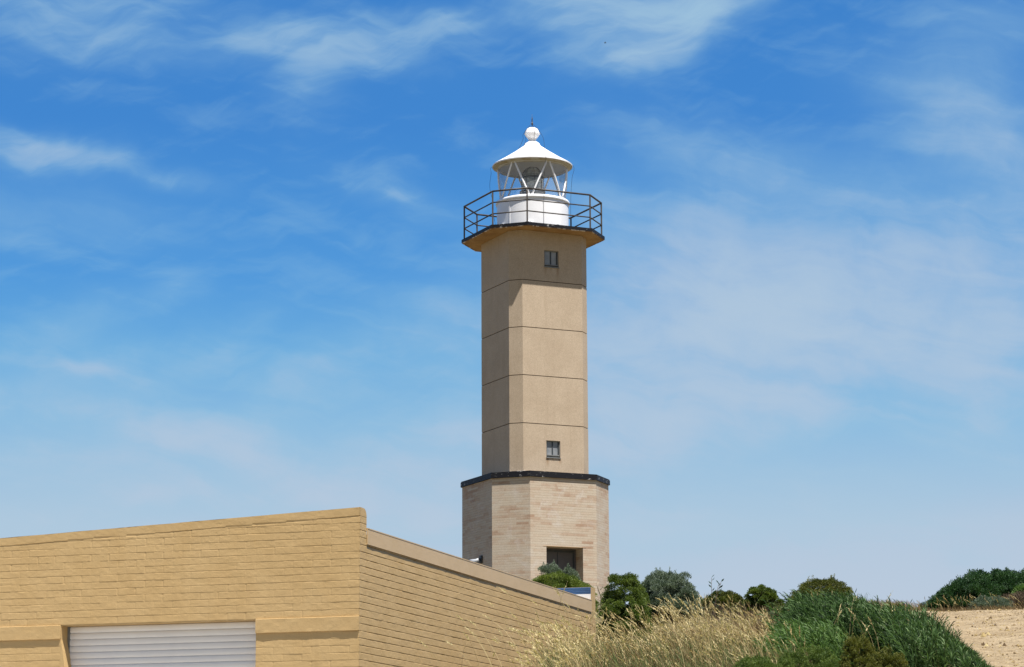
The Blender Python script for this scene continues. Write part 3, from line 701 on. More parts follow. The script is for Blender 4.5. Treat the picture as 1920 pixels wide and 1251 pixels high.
# solid wall behind the relief; the lower part is plain
parts.append(boxvf(bx_(.004, .012, ZS+.004), F3*7.49, S3*.228, up*(top_f(7.5)-ZS-.02)))
parts.append(boxvf(bx_(.004, .012, ZG), F3*(U_R-.008), S3*.228, up*(ZS-ZG)))
parts.append(boxvf(bx_(U_L+.004, .012, ZG), F3*3.55, S3*.228, up*(ZS-ZG)))
parts.append(boxvf(bx_(0, 0, ZG), F3*U_R, S3*.01, up*(1.75-ZG))); parts.append(boxvf(bx_(U_L, 0, ZG), F3*3.56, S3*.01, up*(1.75-ZG)))
# sloping coping wedge and rounded end of the parapet
wb = MB(); zl = top_f(7.5)-.02
n_ = 9
def prof_top(d):            # height loss across the wall thickness (rounded rear arris)
    x = max(0.0, d-.13)/.10; return -.10*(1-math.sqrt(max(0.0, 1-x*x)))
dl = [0.0, .04, .09, .13, .155, .18, .20, .215, .226, .23]
for i_ in range(len(dl)-1):
    for a_, b_ in ((0, 2.5), (2.5, 5), (5, 7.5)):
        wb.quad(bx_(a_, dl[i_], top_f(a_)+prof_top(dl[i_])-.001), bx_(a_, dl[i_+1], top_f(a_)+prof_top(dl[i_+1])-.001),
                bx_(b_, dl[i_+1], top_f(b_)+prof_top(dl[i_+1])-.001), bx_(b_, dl[i_], top_f(b_)+prof_top(dl[i_])-.001))
for a_, b_ in ((0, 2.5), (2.5, 5), (5, 7.5)):
    wb.quad(bx_(a_, .23, top_f(a_)-.1), bx_(a_, .23, 3.2), bx_(b_, .23, 3.2), bx_(b_, .23, top_f(b_)-.1))
parts.append((np.array(wb.v), np.array(wb.f)))
V_, F_ = merge(parts); FW = bulk('front_wall', V_, F_, M['brick_paint'], BLD, origin=BO, smooth=False)
# reveal returns and head of the door opening
mb = MB(); rd_ = .235
mb.box(bx_(U_L-.002, .004, ZG), F3*.004, S3*rd_, up*(ZS-ZG-.004)); mb.box(bx_(U_R-.002, .004, ZG), F3*.004, S3*rd_, up*(ZS-ZG-.004)); mb.box(bx_(U_R, .004, ZS-.006), F3*(U_L-U_R), S3*rd_, up*.005)
L2 = lambda mb, name, m_, parent=BLD: mb.build(name, m_, parent, origin=BO)
L2(mb, 'door_reveal', M['brick_paint'])
# a mortar fillet narrows the left jamb towards the ground
mb = MB()
zz_ = [ZS-.17, 2.3, 2.1, 1.6, ZG]; uu_ = [.0, .028, .058, .085, .09]
for i_ in range(4):
    mb.quad(bx_(U_L-uu_[i_], .0, zz_[i_]), bx_(U_L-uu_[i_], .2, zz_[i_]), bx_(U_L-uu_[i_+1], .2, zz_[i_+1]), bx_(U_L-uu_[i_+1], 0, zz_[i_+1]))
    mb.quad(bx_(U_L+.002, -.001, zz_[i_]), bx_(U_L-uu_[i_], -.001, zz_[i_]), bx_(U_L-uu_[i_+1], -.001, zz_[i_+1]), bx_(U_L+.002, -.001, zz_[i_+1]))
L2(mb, 'jamb', M['brick_paint'])
# string courses, two bricks deep and 2 cm proud
def string_course(u0, u1, seed):
    nu = int((u1-u0)/.02)+1; us_ = np.linspace(u0, u1, nu); zrow = np.array([ZS-.168, ZS-.160, ZS-.13, ZS-.09, ZS-.05, ZS-.012, ZS-.004])
    U_, Z_ = np.meshgrid(us_, zrow)
    d = .021 + .003*(value_noise(U_, Z_, 6, 14, seed)-.5) + .002*(value_noise(U_, Z_, 25, 40, seed+1)-.5)
    wob = .004*(value_noise(U_, 0*U_, 14, 1, seed+2)-.5)
    Z_ = Z_ + np.where(Z_ < ZS-.155, wob, 0)
    V = np.array(fo)[None, None] + U_[..., None]*np.array(F3) + d[..., None]*np.array(NF); V[..., 2] += Z_
    i = (np.arange(len(zrow)-1)[:, None]*nu + np.arange(nu-1)[None]).ravel(); Fq = np.stack([i, i+1, i+nu+1, i+nu], 1)[:, ::-1]
    ft = V[-1]; fb = V[0]; back_t = np.array(fo)[None]+us_[:, None]*np.array(F3)[None]+.004*np.array(SV.tolist()+[0])[None]; back_t[:, 2] = ZS+.003
    back_b = back_t.copy(); back_b[:, 2] = ZS-.168
    n1 = len(V.reshape(-1, 3)); VV = np.concatenate([V.reshape(-1, 3), back_t, back_b])
    it = (len(zrow)-1)*nu + np.arange(nu-1); ib = np.arange(nu-1)
    Fq = np.concatenate([Fq, np.stack([it, it+1, n1+ib+1, n1+ib], 1), np.stack([ib+1, ib, n1+nu+ib, n1+nu+ib+1], 1)])
    e1 = boxvf(CORNER+F3*(u0+.0005)+NF*(-.002)+up*(ZS-.164), F3*.003, NF*.022, up*.158); e2 = boxvf(CORNER+F3*(u1-.0035)+NF*(-.002)+up*(ZS-.164), F3*.003, NF*.022, up*.158)
    v, f = merge([(VV, Fq), e1, e2]); bulk('string_course', v, f, M['brick_paint'], BLD, origin=BO, smooth=False)
string_course(-.002, U_R, 31); string_course(U_L, 7.5, 41)
# side wall with rear pier
SL = 10.725
parts = [brick_sheet(fo, tuple(S3), nS, 0.0, .228, .012, 3.5, PT-.101, 13, joint=.009, phase=.07, pk=(.2, 1.1)),
         brick_sheet(fo, tuple(S3), nS, 0.0, SL, .024, 1.3, 3.512, 14, joint=.009, phase=.07, pk=(.2, 1.1))]
cap = MB()
for i_ in range(len(dl)-1):
    cap.quad(CORNER+S3*dl[i_]+up*(PT-.102)+NS*.001, CORNER+S3*dl[i_+1]+up*(PT-.102)+NS*.001, CORNER+S3*dl[i_+1]+up*(PT+prof_top(dl[i_+1]))+NS*.001, CORNER+S3*dl[i_]+up*(PT+prof_top(dl[i_]))+NS*.001)
parts.append((np.array(cap.v), np.array(cap.f)))
parts.append(boxvf(CORNER+S3*.24+NS*(-.235)+up*ZG, S3*(SL-.25), NS*.222, up*(3.62-ZG)))
parts.append(boxvf(CORNER+S3*.0+NS*(-.01)+up*ZG, S3*SL, NS*.01, up*(1.3-ZG)))
v_, f_ = merge(parts); bulk('side_wall', v_, f_, M['brick_paint'], BLD, origin=BO, smooth=False)
# fascia: thin sheet-metal boards, lapped in the middle
for a_, b_, dd, dz in ((.234, 5.45, .014, 0), (5.44, 10.47, .010, .004)):
    mb = MB(); mb.box(CORNER+S3*a_+NS*.001+up*(3.498+dz), S3*(b_-a_), NS*dd, up*(.186-dz)); mb.box(CORNER+S3*a_+NS*(-.06)+up*3.684, S3*(b_-a_), NS*(.064+dd), up*.012)
    L2(mb, 'fascia', M['fascia'])
# rear parapet with its clad inner face
mb = MB(); mb.box(CORNER+S3*10.475+NS*(-.0)+up*ZG, S3*.25, F3*7.4, up*(3.90-ZG)); L2(mb, 'rear_wall', M['brick_paint'])
mb = MB(); mb.box(CORNER+S3*10.462+F3*.006+up*3.79, S3*.012, F3*7.2, up*.105)
for j in range(4): mb.box(CORNER+S3*10.456+F3*.006+up*(3.80+.027*j), S3*.006, F3*7.2, up*.008)
blue = L2(mb, 'blue_cladding', M['blue'])
mb = MB(); mb.box(CORNER+S3*10.458+F3*.006+up*3.60, S3*.016, F3*7.2, up*.188); L2(mb, 'pale_flashing', M['pale_sheet'])
mb = MB(); mb.box(CORNER+S3*.235+F3*.24+up*3.56, S3*10.2, F3*7.2, up*.03); L2(mb, 'roof', M['pale_sheet'])
mb = MB(); mb.box(CORNER+F3*7.45+up*ZG+S3*.0, F3*.05, S3*10.7, up*(3.6-ZG)); L2(mb, 'end_wall', M['brick_paint'])
# roller shutter: curved slats
mb = MB(); pitch = .0795; dep = .205; prof = []
z = ZS-.008; j = 0
pf = [(0, .0), (.004, .006), (.012, .011), (.030, .0145), (.050, .0145), (.068, .011), (.074, .006), (.0765, -.003)]
while z > ZG+.1:
    for dz, o_ in pf: prof.append((z-dz, o_))
    z -= pitch
for i_ in range(len(prof)-1):
    (z0, o0), (z1, o1) = prof[i_], prof[i_+1]
    mb.quad(bx_(U_L+.01, dep-o0, z0), bx_(U_R-.01, dep-o0, z0), bx_(U_R-.01, dep-o1, z1), bx_(U_L+.01, dep-o1, z1), smooth=True)
L2(mb, 'roller_shutter', M['shutter'])
mb = MB(); mb.box(bx_(U_L-.03, dep-.03, ZG), F3*.03, S3*.03, up*(ZS-ZG-.008)); L2(mb, 'shutter_guide', M['frame'])

# ------------------------------------------------------------------ vegetation
def leaves(C, D, Lr, Wr, rng, fold=.25):
    """diamond leaves: base C, direction D (unit), length, width -> verts, quads"""
    n = len(C); D = D/np.linalg.norm(D, axis=1, keepdims=True)
    r = rng.normal(size=(n, 3)); s = np.cross(D, r); s /= np.linalg.norm(s, axis=1, keepdims=True)+1e-9
    up_ = np.cross(s, D); Lr = np.asarray(Lr)[:, None]; Wr = np.asarray(Wr)[:, None]
    a = C; b = C + D*Lr*.5 + s*Wr*.5 + up_*Wr*fold; c = C + D*Lr; d = C + D*Lr*.5 - s*Wr*.5 + up_*Wr*fold
    V = np.stack([a, b, c, d], 1).reshape(-1, 3); return V, np.arange(4*n).reshape(n, 4)
def unit(v): return v/(np.linalg.norm(v, axis=-1, keepdims=True)+1e-9)
def stems_mesh(base, tips, r0, r1, rng, n=5, segs=4):
    mb = MB()
    for t_ in tips:
        b = Vector(base)+Vector(rng.normal(size=3)*np.array([.012, .012, 0])); t = Vector(t_); pts = []
        for j in range(segs+1):
            f = j/segs; p = b.lerp(t, f); p += Vector(rng.normal(size=3))*.03*math.sin(f*math.pi)*(t-b).length; pts.append(p)
        mb.tube(pts, [r0*(1-j/segs)+r1*(j/segs) for j in range(segs+1)], n)
    return mb
def shrub(name, x0, x1, y, ztop, m_, label, seed, nclump=60, leaf=(.035, .016), nleaf=26000, depth=None, upb=.3, clr=.2, profile=None, group=None,
          bark='bark', stem_name='stem', zlow=0.05, spiky=0.0, tone=0.0, cat='shrub'):
    rng = np.random.default_rng(seed); cx = (x0+x1)/2; hw = (x1-x0)/2; depth = depth or hw*.9
    zb = float(H(cx, y)) - .03; ht = ztop-zb
    o = empty(name, (cx, y, zb), label, cat, group)
    # clumps over the shell of a dome whose top follows profile(u in -1..1)
    cc = []; rr = []; nclump = int(nclump*2.4); nleaf = int(nleaf*1.8)
    while len(cc) < nclump:
        u = rng.uniform(-1, 1); v = rng.uniform(-1, 1)
        if u*u+v*v > 1: continue
        pr = profile(u) if profile else 1.0
        dome = max(.0, 1-(abs(u)**3.6+abs(v)**2.6))**.5
        zt = zlow + (1-zlow)*dome*pr
        f = 1-(rng.random()**1.5)*.8 if rng.random() < .6 else rng.random()
        r = hw*clr*rng.uniform(.7, 1.35)*(.7+.3*dome)
        r = min(r, ht*.35)
        cc.append((cx+u*(hw-r*.45), y+v*(depth-r*.6), zb+max(r*.3, zt*f*ht-r*.85))); rr.append(r)
    cc = np.array(cc); rr = np.array(rr); p = rr**2; p /= p.sum(); idx = rng.choice(len(cc), nleaf, p=p)
    dr = unit(rng.normal(size=(nleaf, 3))); dr[:, 2] = np.where(dr[:, 2] < -.3, -dr[:, 2], dr[:, 2])
    rad = rr[idx]*(rng.random(nleaf)**.35)
    lump = 1+.22*np.sin(dr[:, 0]*5+idx)*np.cos(dr[:, 1]*6+idx*2)
    C = cc[idx] + dr*(rad*lump)[:, None]*np.array([1, 1, .8])
    D = unit(dr + rng.normal(size=(nleaf, 3))*.6 + np.array([0, 0, upb]))
    Ls = leaf[0]*rng.uniform(.6, 1.35, nleaf); Ws = leaf[1]*rng.uniform(.7, 1.3, nleaf)
    ct = rng.uniform(-.22, .22, len(cc))
    tint = np.clip(.45+tone+ct[idx]+rng.normal(size=nleaf)*.16, 0, 1)
    V, F = leaves(C, D, Ls, Ws, rng); T = np.repeat(tint, 4)
    if spiky:
        ns = int(spiky); k = rng.choice(len(cc), ns); sb = cc[k]+np.array([0, 0, .6])*rr[k][:, None]
        ln = rng.uniform(.06, .16, ns)*ht/1.0*.8; dd = unit(rng.normal(size=(ns, 3))*.22+np.array([0, 0, 1.]))
        m = 26; tt = np.tile(np.linspace(0, 1, m), ns); kk = np.repeat(np.arange(ns), m)
        C2 = sb[kk] + dd[kk]*(ln[kk]*tt)[:, None] + rng.normal(size=(ns*m, 3))*.006
        D2 = unit(dd[kk]*.9 + rng.normal(size=(ns*m, 3))*.5)
        V2, F2 = leaves(C2, D2, leaf[0]*rng.uniform(.7, 1.2, ns*m), leaf[1]*rng.uniform(.7, 1.2, ns*m), rng)
        T2 = np.repeat(np.clip(.7+rng.normal(size=ns*m)*.15, 0, 1), 4)
        F = np.concatenate([F, F2+len(V)]); V = np.concatenate([V, V2]); T = np.concatenate([T, T2])
    bulk('foliage', V, F, m_, o, T, origin=(cx, y, zb))
    tips = cc[rng.choice(len(cc), min(14, len(cc)), replace=False)]
    stems_mesh((cx, y, zb), tips, .018, .006, rng).build(stem_name, M[bark], o, origin=(cx, y, zb))
    return o
G1 = 'shrubs along the crest beside the lighthouse'
shrub('grey_shrub', .26, 1.98, 72, 7.48, M['greygreen'], 'silvery grey shrub with upright shoots in front of the lighthouse doorway', 101, 60, (.05, .016), 22000, .5, .9, .14, spiky=200, group=G1, tone=.15,
      profile=lambda u: 1.0 - (.30 if .12 < u < .45 else 0) - (.25 if u < -.6 else 0))
shrub('olive_shrub', .22, 2.34, 70, 7.10, M['olive'], 'dense bright olive green shrub over the roof edge, below the doorway', 102, 120, (.034, .018), 42000, .8, .3, .12, group=G1, profile=lambda u: 1-.22*max(0, u)-.12*max(0, -u), tone=.2)
shrub('olive_shrub', 1.47, 2.46, 46, 4.64, M['olive'], 'dark olive shrub just right of the lighthouse base, against its brick', 103, 110, (.026, .013), 46000, .7, .3, .19, group=G1, profile=lambda u: .66+.34*min(1, (u+1)/.55), tone=.06)
shrub('olive_shrub', 1.66, 2.36, 44, 4.06, M['olive'], 'low olive shrub in front of the dark one, reaching down to the dry grass', 112, 70, (.024, .012), 26000, .5, .3, .17, group=G1, profile=lambda u: 1-.3*abs(u), tone=.02)
shrub('grey_shrub', 2.08, 3.44, 47, 4.78, M['greygreen'], 'large grey green bushy shrub with dark gaps, biggest on the crest', 104, 105, (.036, .010), 48000, .7, .8, .15, group=G1, spiky=240, profile=lambda u: .62+.38*min(1, (u+1)/.8)-.45*max(0, (u-.62)/.38), tone=.06)
shrub('olive_shrub', 3.30, 4.28, 47.5, 4.44, M['yellowolive'], 'low brownish olive shrub behind the tall dry grass', 105, 80, (.026, .013), 32000, .6, .3, .15, group=G1, tone=-.2, profile=lambda u: .72+.28*min(1, max(0, (u+.6)/.5)))
shrub('olive_shrub', 4.14, 4.98, 47, 4.49, M['olive'], 'small rounded green shrub between the tall dry grass and the green reeds', 106, 70, (.026, .013), 32000, .5, .3, .16, group=G1, tone=-.02, profile=lambda u: 1-.35*max(0, u))
shrub('leafy_shrub', 4.36, 5.78, 42, 4.12, M['yellowolive'], 'yellowish olive shrub standing up behind the green reeds', 107, 130, (.024, .011), 48000, .7, .4, .12, group=G1, spiky=120, profile=lambda u: .82+.18*min(1, (u+1)/.4)-.38*max(0, (u-.15)/.85)**1.3, tone=-.12)
shrub('low_shrub', 2.2, 5.2, 49.5, 4.62, M['olive'], 'low dark green growth filling the gaps between the crest shrubs', 113, 120, (.028, .014), 50000, .5, .4, .10, group=G1, tone=-.18, profile=lambda u: .85+.15*math.sin(u*9))
# right hand crest
G2 = 'shrubs on the crest behind the sandy track'
shrub('dark_shrub', 9.1, 12.9, 58, 5.90, M['darkgreen'], 'long dark green shrub on the skyline behind the sandy track', 108, 210, (.045, .022), 70000, 1.0, .6, .09, group=G2, spiky=120,
      profile=lambda u: .30+.70*min(1, (u+1)/.62))
shrub('bright_shrub', 10.65, 12.2, 55.5, 5.45, M['brightgreen'], 'lighter green shrub at the right edge in front of the dark shrub', 109, 60, (.05, .02), 18000, .5, .8, .16, group=G2, spiky=40)
shrub('grey_shrub', 9.30, 10.25, 53, 4.82, M['greygreen'], 'small silvery bush at the top of the sandy track', 110, 40, (.03, .01), 14000, .3, .7, .2, group=G2, spiky=40, tone=.05)
shrub('dead_shrub', 10.1, 11.6, 54.2, 5.05, M['dead'], 'brown dead scrub at the right end of the crest', 111, 40, (.06, .008), 12000, .4, .9, .2, group=G2, tone=.1)
# near low bushes at the foot of the picture
G3 = 'low bushes in front of the green reeds'
for s_, (x0, x1, y, zt, m_, lab) in enumerate([
    (1.95, 2.72, 24.0, 1.66, 'finegreen', 'low fine leaved green bush at the bottom, leftmost of the row before the reeds'),
    (2.40, 3.12, 24.3, 1.745, 'finegreen', 'taller fine leaved green bush at the bottom, second from the left before the reeds'),
    (2.96, 3.34, 23.8, 1.79, 'yellowolive', 'small brownish olive bush rising to a point in front of the reeds'),
    (3.20, 3.66, 24.0, 1.70, 'yellowolive', 'low yellow olive bush, rightmost of the row in front of the reeds')]):
    shrub('low_bush', x0, x1, y, zt, M[m_], lab, 120+s_, 110, (.016, .0055), 30000, .32, .9, .13, group=G3, spiky=200, cat='bush')

# reeds: leaning stems clothed with long narrow leaves
def reeds(name, label, xa, xb, ya, yb, topf, nst, seed, m_, lean=-.26, leaf=(.125, .0095), group=None):
    rng = np.random.default_rng(seed); cx, cy = (xa+xb)/2, (ya+yb)/2; zb = float(H(cx, cy))
    o = empty(name, (cx, cy, zb), label, 'reeds', group)
    X = rng.uniform(xa, xb, nst); Y = rng.uniform(ya, yb, nst); Z = H(X, Y)
    ht = np.array([topf(x, y) for x, y in zip(X, Y)])-Z; ok = ht > .08; X, Y, Z, ht = X[ok], Y[ok], Z[ok], ht[ok]*rng.uniform(.62, 1.10, ok.sum())
    n = len(X); ln = np.stack([rng.normal(lean, .16, n), rng.normal(-.02, .15, n)], 1)
    m = 24; t = np.tile(np.linspace(.15, 1, m), n); k = np.repeat(np.arange(n), m)
    C = np.stack([X[k]+ln[k, 0]*ht[k]*t**1.6, Y[k]+ln[k, 1]*ht[k]*t**1.6, Z[k]+ht[k]*t*.9], 1)
    an = k*1.7 + np.tile(np.arange(m)*2.4, n) + rng.normal(size=n*m)*.4
    D = unit(np.stack([np.cos(an)*.55+ln[k, 0]*2.0, np.sin(an)*.55+ln[k, 1], .95+rng.normal(size=n*m)*.25], 1))
    Ls = leaf[0]*rng.uniform(.55, 1.25, n*m)*(1-.35*t); Ws = leaf[1]*rng.uniform(.7, 1.3, n*m)
    # two-segment arching blades
    s = unit(np.cross(D, rng.normal(size=(n*m, 3)))); mid = C+D*Ls[:, None]*.55; D2 = unit(D+np.array([lean*1.2, 0, -.45])); tip = mid+D2*Ls[:, None]*.5
    hw = (Ws*.5)[:, None]; V = np.stack([C-s*hw*.5, C+s*hw*.5, mid+s*hw, mid-s*hw, tip+s*hw*.08, tip-s*hw*.08], 1).reshape(-1, 3)
    i = np.arange(n*m)*6; F = np.concatenate([np.stack([i, i+1, i+2, i+3], 1), np.stack([i+3, i+2, i+4, i+5], 1)])
    bed = .5+.25*np.sin(X*3.1)+.15*np.sin(Y*2+X)
    T = np.repeat(np.clip(.40+.25*(bed[k]-.5)+.22*(t-.5)*0+rng.normal(size=n*m)*.27, 0, 1), 6)
    bulk('blades', V, F, m_, o, T, origin=(cx, cy, zb))
    # stems
    r = .0035; A0 = np.stack([X, Y, Z], 1); A1 = np.stack([X+ln[:, 0]*ht*.33, Y+ln[:, 1]*ht*.33, Z+ht*.5], 1); A2 = np.stack([X+ln[:, 0]*ht, Y+ln[:, 1]*ht, Z+ht*.9], 1)
    e1 = np.array([1., 0, 0]); e2 = np.array([0, 1., 0]); off = [e1*r, (-.5*e1+.87*e2)*r, (-.5*e1-.87*e2)*r]
    V = np.stack([a+q for a in (A0, A1, A2) for q in off], 1).reshape(-1, 3); i = np.arange(n)*9
    F = np.concatenate([np.stack([i+3*a+b, i+3*a+(b+1) % 3, i+3*a+3+(b+1) % 3, i+3*a+3+b], 1) for a in (0, 1) for b in (0, 1, 2)])
    bulk('stem', V, F, m_, o, np.full(len(V), .55), origin=(cx, cy, zb))
    return o
def zpx(py, d): return d*math.tan(R_(11.04-(py-625.5)/84.6))
PXT = [(1460, 1215), (1485, 1160), (1510, 1128), (1545, 1108), (1590, 1112), (1640, 1124), (1700, 1136), (1735, 1142), (1765, 1176), (1800, 1214), (1840, 1251), (1880, 1285)]
def rtop(x, y):
    px = 960+4850*x/y; return zpx(np.interp(px, [a for a, b in PXT], [b for a, b in PXT]), y)
GR_ = 'clumps of green reeds beside the track'
reeds('reeds', 'broad clump of glossy green reeds beside the sandy track, tallest part behind', 3.05, 4.75, 29.2, 31.8, rtop, 1900, 201, M['lushgreen'], group=GR_)
reeds('reeds', 'green reeds sloping down to the edge of the sandy track', 4.2, 5.75, 27.6, 31.5, lambda x, y: min(rtop(x, y), float(H(x, y))+.62), 1350, 202, M['lushgreen'], lean=-.12, group=GR_)
reeds('reeds', 'paler grey green reeds mixed with dry grass at the left of the green clump', 2.85, 3.6, 27.2, 29.4, lambda x, y: zpx(1165, y) if 960+4850*x/y > 1480 else zpx(1195, y), 420, 203, M['brightgreen'], group=GR_)

# dry grass: seeding stalks with drooping heads, plus basal blades
def grass_patch(name, label, P, HT, seed, m_, head=True, lean=-.22, thick=.0022, headlen=.11, tone=.0, segs=5, cat=None, tan=None):
    """P: n x 2 ground positions, HT: heights; every stalk is a bent three-sided straw"""
    rng = np.random.default_rng(seed); n = len(P); X, Y = P[:, 0], P[:, 1]; Z = H(X, Y)-.02
    la = rng.normal(lean, .17, n); lb = rng.normal(0, .15, n); cur = rng.uniform(1.4, 2.6, n)
    ts = np.linspace(0, 1, segs+1); rings = []; r0 = thick*rng.uniform(.7, 1.3, n)
    pos = lambda t: np.stack([X+la*HT*t**cur, Y+lb*HT*t**cur, Z+HT*(t-.10*t**3)], 1)
    th = rng.uniform(0, 2*np.pi, n)
    for t in ts:
        p = pos(t); r = r0*(1-.55*t)
        rings.append(np.stack([p+np.stack([np.cos(th+a)*r, np.sin(th+a)*r, 0*r], 1) for a in (0, 2.09, 4.19)], 1))
    V = np.stack(rings, 1).reshape(-1, 3); K = (segs+1)*3; i = np.arange(n)*K
    F = np.concatenate([np.stack([i+3*a+b, i+3*a+(b+1) % 3, i+3*a+3+(b+1) % 3, i+3*a+3+b], 1) for a in range(segs) for b in range(3)])
    base = np.clip(.5+tone+rng.normal(size=n)*.17+.35*(value_noise(X+20, Y+3, 1.6, 1.1, seed)-.5), 0, 1); T = np.repeat(base, K)
    if head:
        hm = 16; k = np.repeat(np.arange(n), hm); f = np.tile(np.linspace(0, 1, hm), n)
        hl = headlen*rng.uniform(.6, 1.3, n); p1 = pos(1.0); d1 = unit(pos(1.0)-pos(.9)); dn = unit(d1+np.stack([la*1.2, lb, -.25+0*la], 1))
        C = p1[k] + d1[k]*(hl[k]*f*.6)[:, None] + dn[k]*(hl[k]*f*f*.45)[:, None]
        D = unit(d1[k]*(1.2)+rng.normal(size=(n*hm, 3))*.30); wd = np.sin(np.clip(f*.95+.08, 0, 1)*np.pi)
        V2, F2 = leaves(C, D, .026*(.6+.6*wd), .0070*(.5+wd), rng, .1)
        T = np.concatenate([T, np.repeat(np.clip(base[k]+.24+rng.normal(size=n*hm)*.08, 0, 1), 4)]); F = np.concatenate([F, F2+len(V)]); V = np.concatenate([V, V2])
    o = bulk(name, V, F, m_, None, T); tag(o, label, cat or 'grass', kind='stuff'); return o
def scatter(n, x0, x1, y0, y1, rng, keep=None):
    P = np.stack([rng.uniform(x0, x1, n), rng.uniform(y0, y1, n)], 1)
    side = (P[:, 0]-BX)*(-FV[0])+(P[:, 1]-BY)*(-FV[1]); P = P[side > .35]
    px = 960+4850*P[:, 0]/P[:, 1]
    m = np.ones(len(P), bool) if keep is None else keep(P[:, 0], P[:, 1], px)
    return P[m]
rg = np.random.default_rng(55)
track_free = lambda x, y: x < track_edge(y)-.1
# main stand, right of the building corner
CAPX = [960, 1000, 1050, 1115, 1160, 1200, 1260, 1300, 1345, 1400, 1450, 1490, 1560]; CAPY = [1186, 1158, 1132, 1118, 1122, 1110, 1120, 1094, 1098, 1104, 1118, 1146, 1186]
def cap_h(P):
    px = 960+4850*P[:, 0]/P[:, 1]; cy_ = np.interp(px, CAPX, CAPY)
    return P[:, 1]*np.tan(np.radians(11.04-(cy_-625.5)/84.6))-H(P[:, 0], P[:, 1])-.12
PG = scatter(2500, .4, 4.6, 25.5, 36, rg, lambda x, y, px: (px > 1085) & (px < 1510) & track_free(x, y))
hm_ = cap_h(PG); HT = hm_*(.30+.62*rg.random(len(PG))**1.5)*np.clip(.7+.5*value_noise(PG[:, 0]+9, PG[:, 1]*.5, 2.6, 1.4, 88), .65, 1.1)
HT = np.where(rg.random(len(PG)) < .05, hm_*rg.uniform(.9, 1.05, len(PG)), HT); ok = (HT > .12) & (HT < 1.5)
grass_patch('dry_grass', 'tall straw coloured seeding grass between the brick building and the green reeds', PG[ok], HT[ok], 301, M['straw'], tone=.12, thick=.0024, headlen=.13)
PG2 = scatter(620, -.2, 1.0, 21.5, 26.5, rg, lambda x, y, px: (px > 985) & (px < 1125) & (rg.random(len(x)) < np.clip((px-975)/120, .06, 1)))
hm_ = cap_h(PG2); HT = hm_*rg.uniform(.45, 1.0, len(PG2)); ok = HT > .12
grass_patch('thin_grass', 'thin pale seeding grass in front of the far end of the tan side wall', PG2[ok], HT[ok], 311, M['straw'], tone=.2, thick=.0019, headlen=.10)
# pale heap on the skyline
PH = scatter(520, 2.75, 3.2, 38, 40.5, rg); PH = PH[:520]
grass_patch('pale_grass_tuft', 'pale bleached tuft of grass standing highest below the sky', PH, rg.uniform(.3, .60, len(PH)), 302, M['straw'], tone=.22, lean=-.3)
# few lone stalks in front of the side wall
PS = np.array([(.15, 24.5), (.28, 24.8), (-.1, 24), (-.3, 24.4), (-.62, 25.8), (-.52, 25.5), (-.36, 26), (-.18, 26.2), (-.05, 26.6), (-.02, 26.1), (.1, 27), (.22, 26.6), (.30, 27.5), (.33, 27.4), (.42, 28), (.55, 28), (.5, 27.4), (.62, 28.6), (.66, 28.2), (.74, 29), (.80, 28.4), (.36, 26.8), (.7, 27.6), (.0, 27.2), (-.25, 26.4), (.26, 27.2)])
HS = np.array([.95, .8, .7, .6, .68, .56, .60, .80, .74, .6, .78, .72, .98, .7, .95, .80, .7, .92, .75, .95, .75, .55, .6, .55, .45, .5])
grass_patch('lone_grass_stalks', 'few lone pale grass stalks rising in front of the tan side wall', PS, HS, 303, M['straw'], tone=.3, thick=.0026, headlen=.13)
# basal blades and broken straw
PB = scatter(46000, -.4, 4.8, 23.5, 46, rg, lambda x, y, px: (px > 1040) & (px < 1540) & track_free(x, y) & (rg.random(len(x)) < np.clip((px-960)/170, .05, 1)))
grass_patch('grass_understory', 'short matted straw under the tall dry grass', PB, rg.uniform(.10, .42, len(PB)), 304, M['straw'], head=False, tone=-.2, thick=.0026, segs=2)
PC = scatter(17000, 0, 4.4, 23.5, 32, rg, lambda x, y, px: (px > 1020) & (px < 1500))
grass_patch('green_grass', 'fresh green blades among the foot of the dry grass', PC, rg.uniform(.12, .44, len(PC)), 305, M['herb'], head=False, thick=.003, segs=3, cat='grass')
PD = scatter(26000, 6.5, 17.5, 44.2, 53.5, rg, lambda x, y, px: (x > track_edge(y)-.3) & (rg.random(len(x)) < np.clip((y-44)/3.2, .08, 1)))
grass_patch('short_dry_grass', 'short russet dry grass along the top of the sandy track', PD, rg.uniform(.03, .14, len(PD)), 306, M['straw'], head=False, tone=-.25, thick=.004, segs=2)
PT = scatter(900, 4.5, 12, 30, 49, rg, lambda x, y, px: (x > track_edge(y)) & (rg.random(len(x)) < .12+.88*(y > 45.5)))
grass_patch('track_weeds', 'scattered dry weeds on the sandy track', PT, rg.uniform(.02, .09, len(PT)), 312, M['straw'], head=False, tone=-.1, thick=.004, segs=2)
PE = scatter(130, 8.6, 12, 52, 54.8, rg)
grass_patch('crest_grass', 'thin pale stalks in front of the dark skyline shrub', PE, rg.uniform(.1, .32, len(PE)), 307, M['straw'], tone=.0, thick=.004)
PF = scatter(26000, 3.5, 9.5, 38, 62, rg, lambda x, y, px: (x < track_edge(y)-.15) & (px > 1380))
grass_patch('meadow_grass', 'rough dry grass on the slope behind the reeds', PF, rg.uniform(.08, .30, len(PF)), 308, M['straw'], head=False, tone=-.2, thick=.0035, segs=2)
PK = scatter(26000, .9, 5, 37.5, 62, rg, lambda x, y, px: px < 1500)
grass_patch('dead_scrub', 'dark tangled dead scrub under the crest shrubs', PK, rg.uniform(.12, .42, len(PK)), 309, M['dead'], head=False, tone=-.1, thick=.004, segs=3, lean=0)
PR = scatter(40, 3.1, 4.8, 28, 30.5, rg); PR = PR[:26]
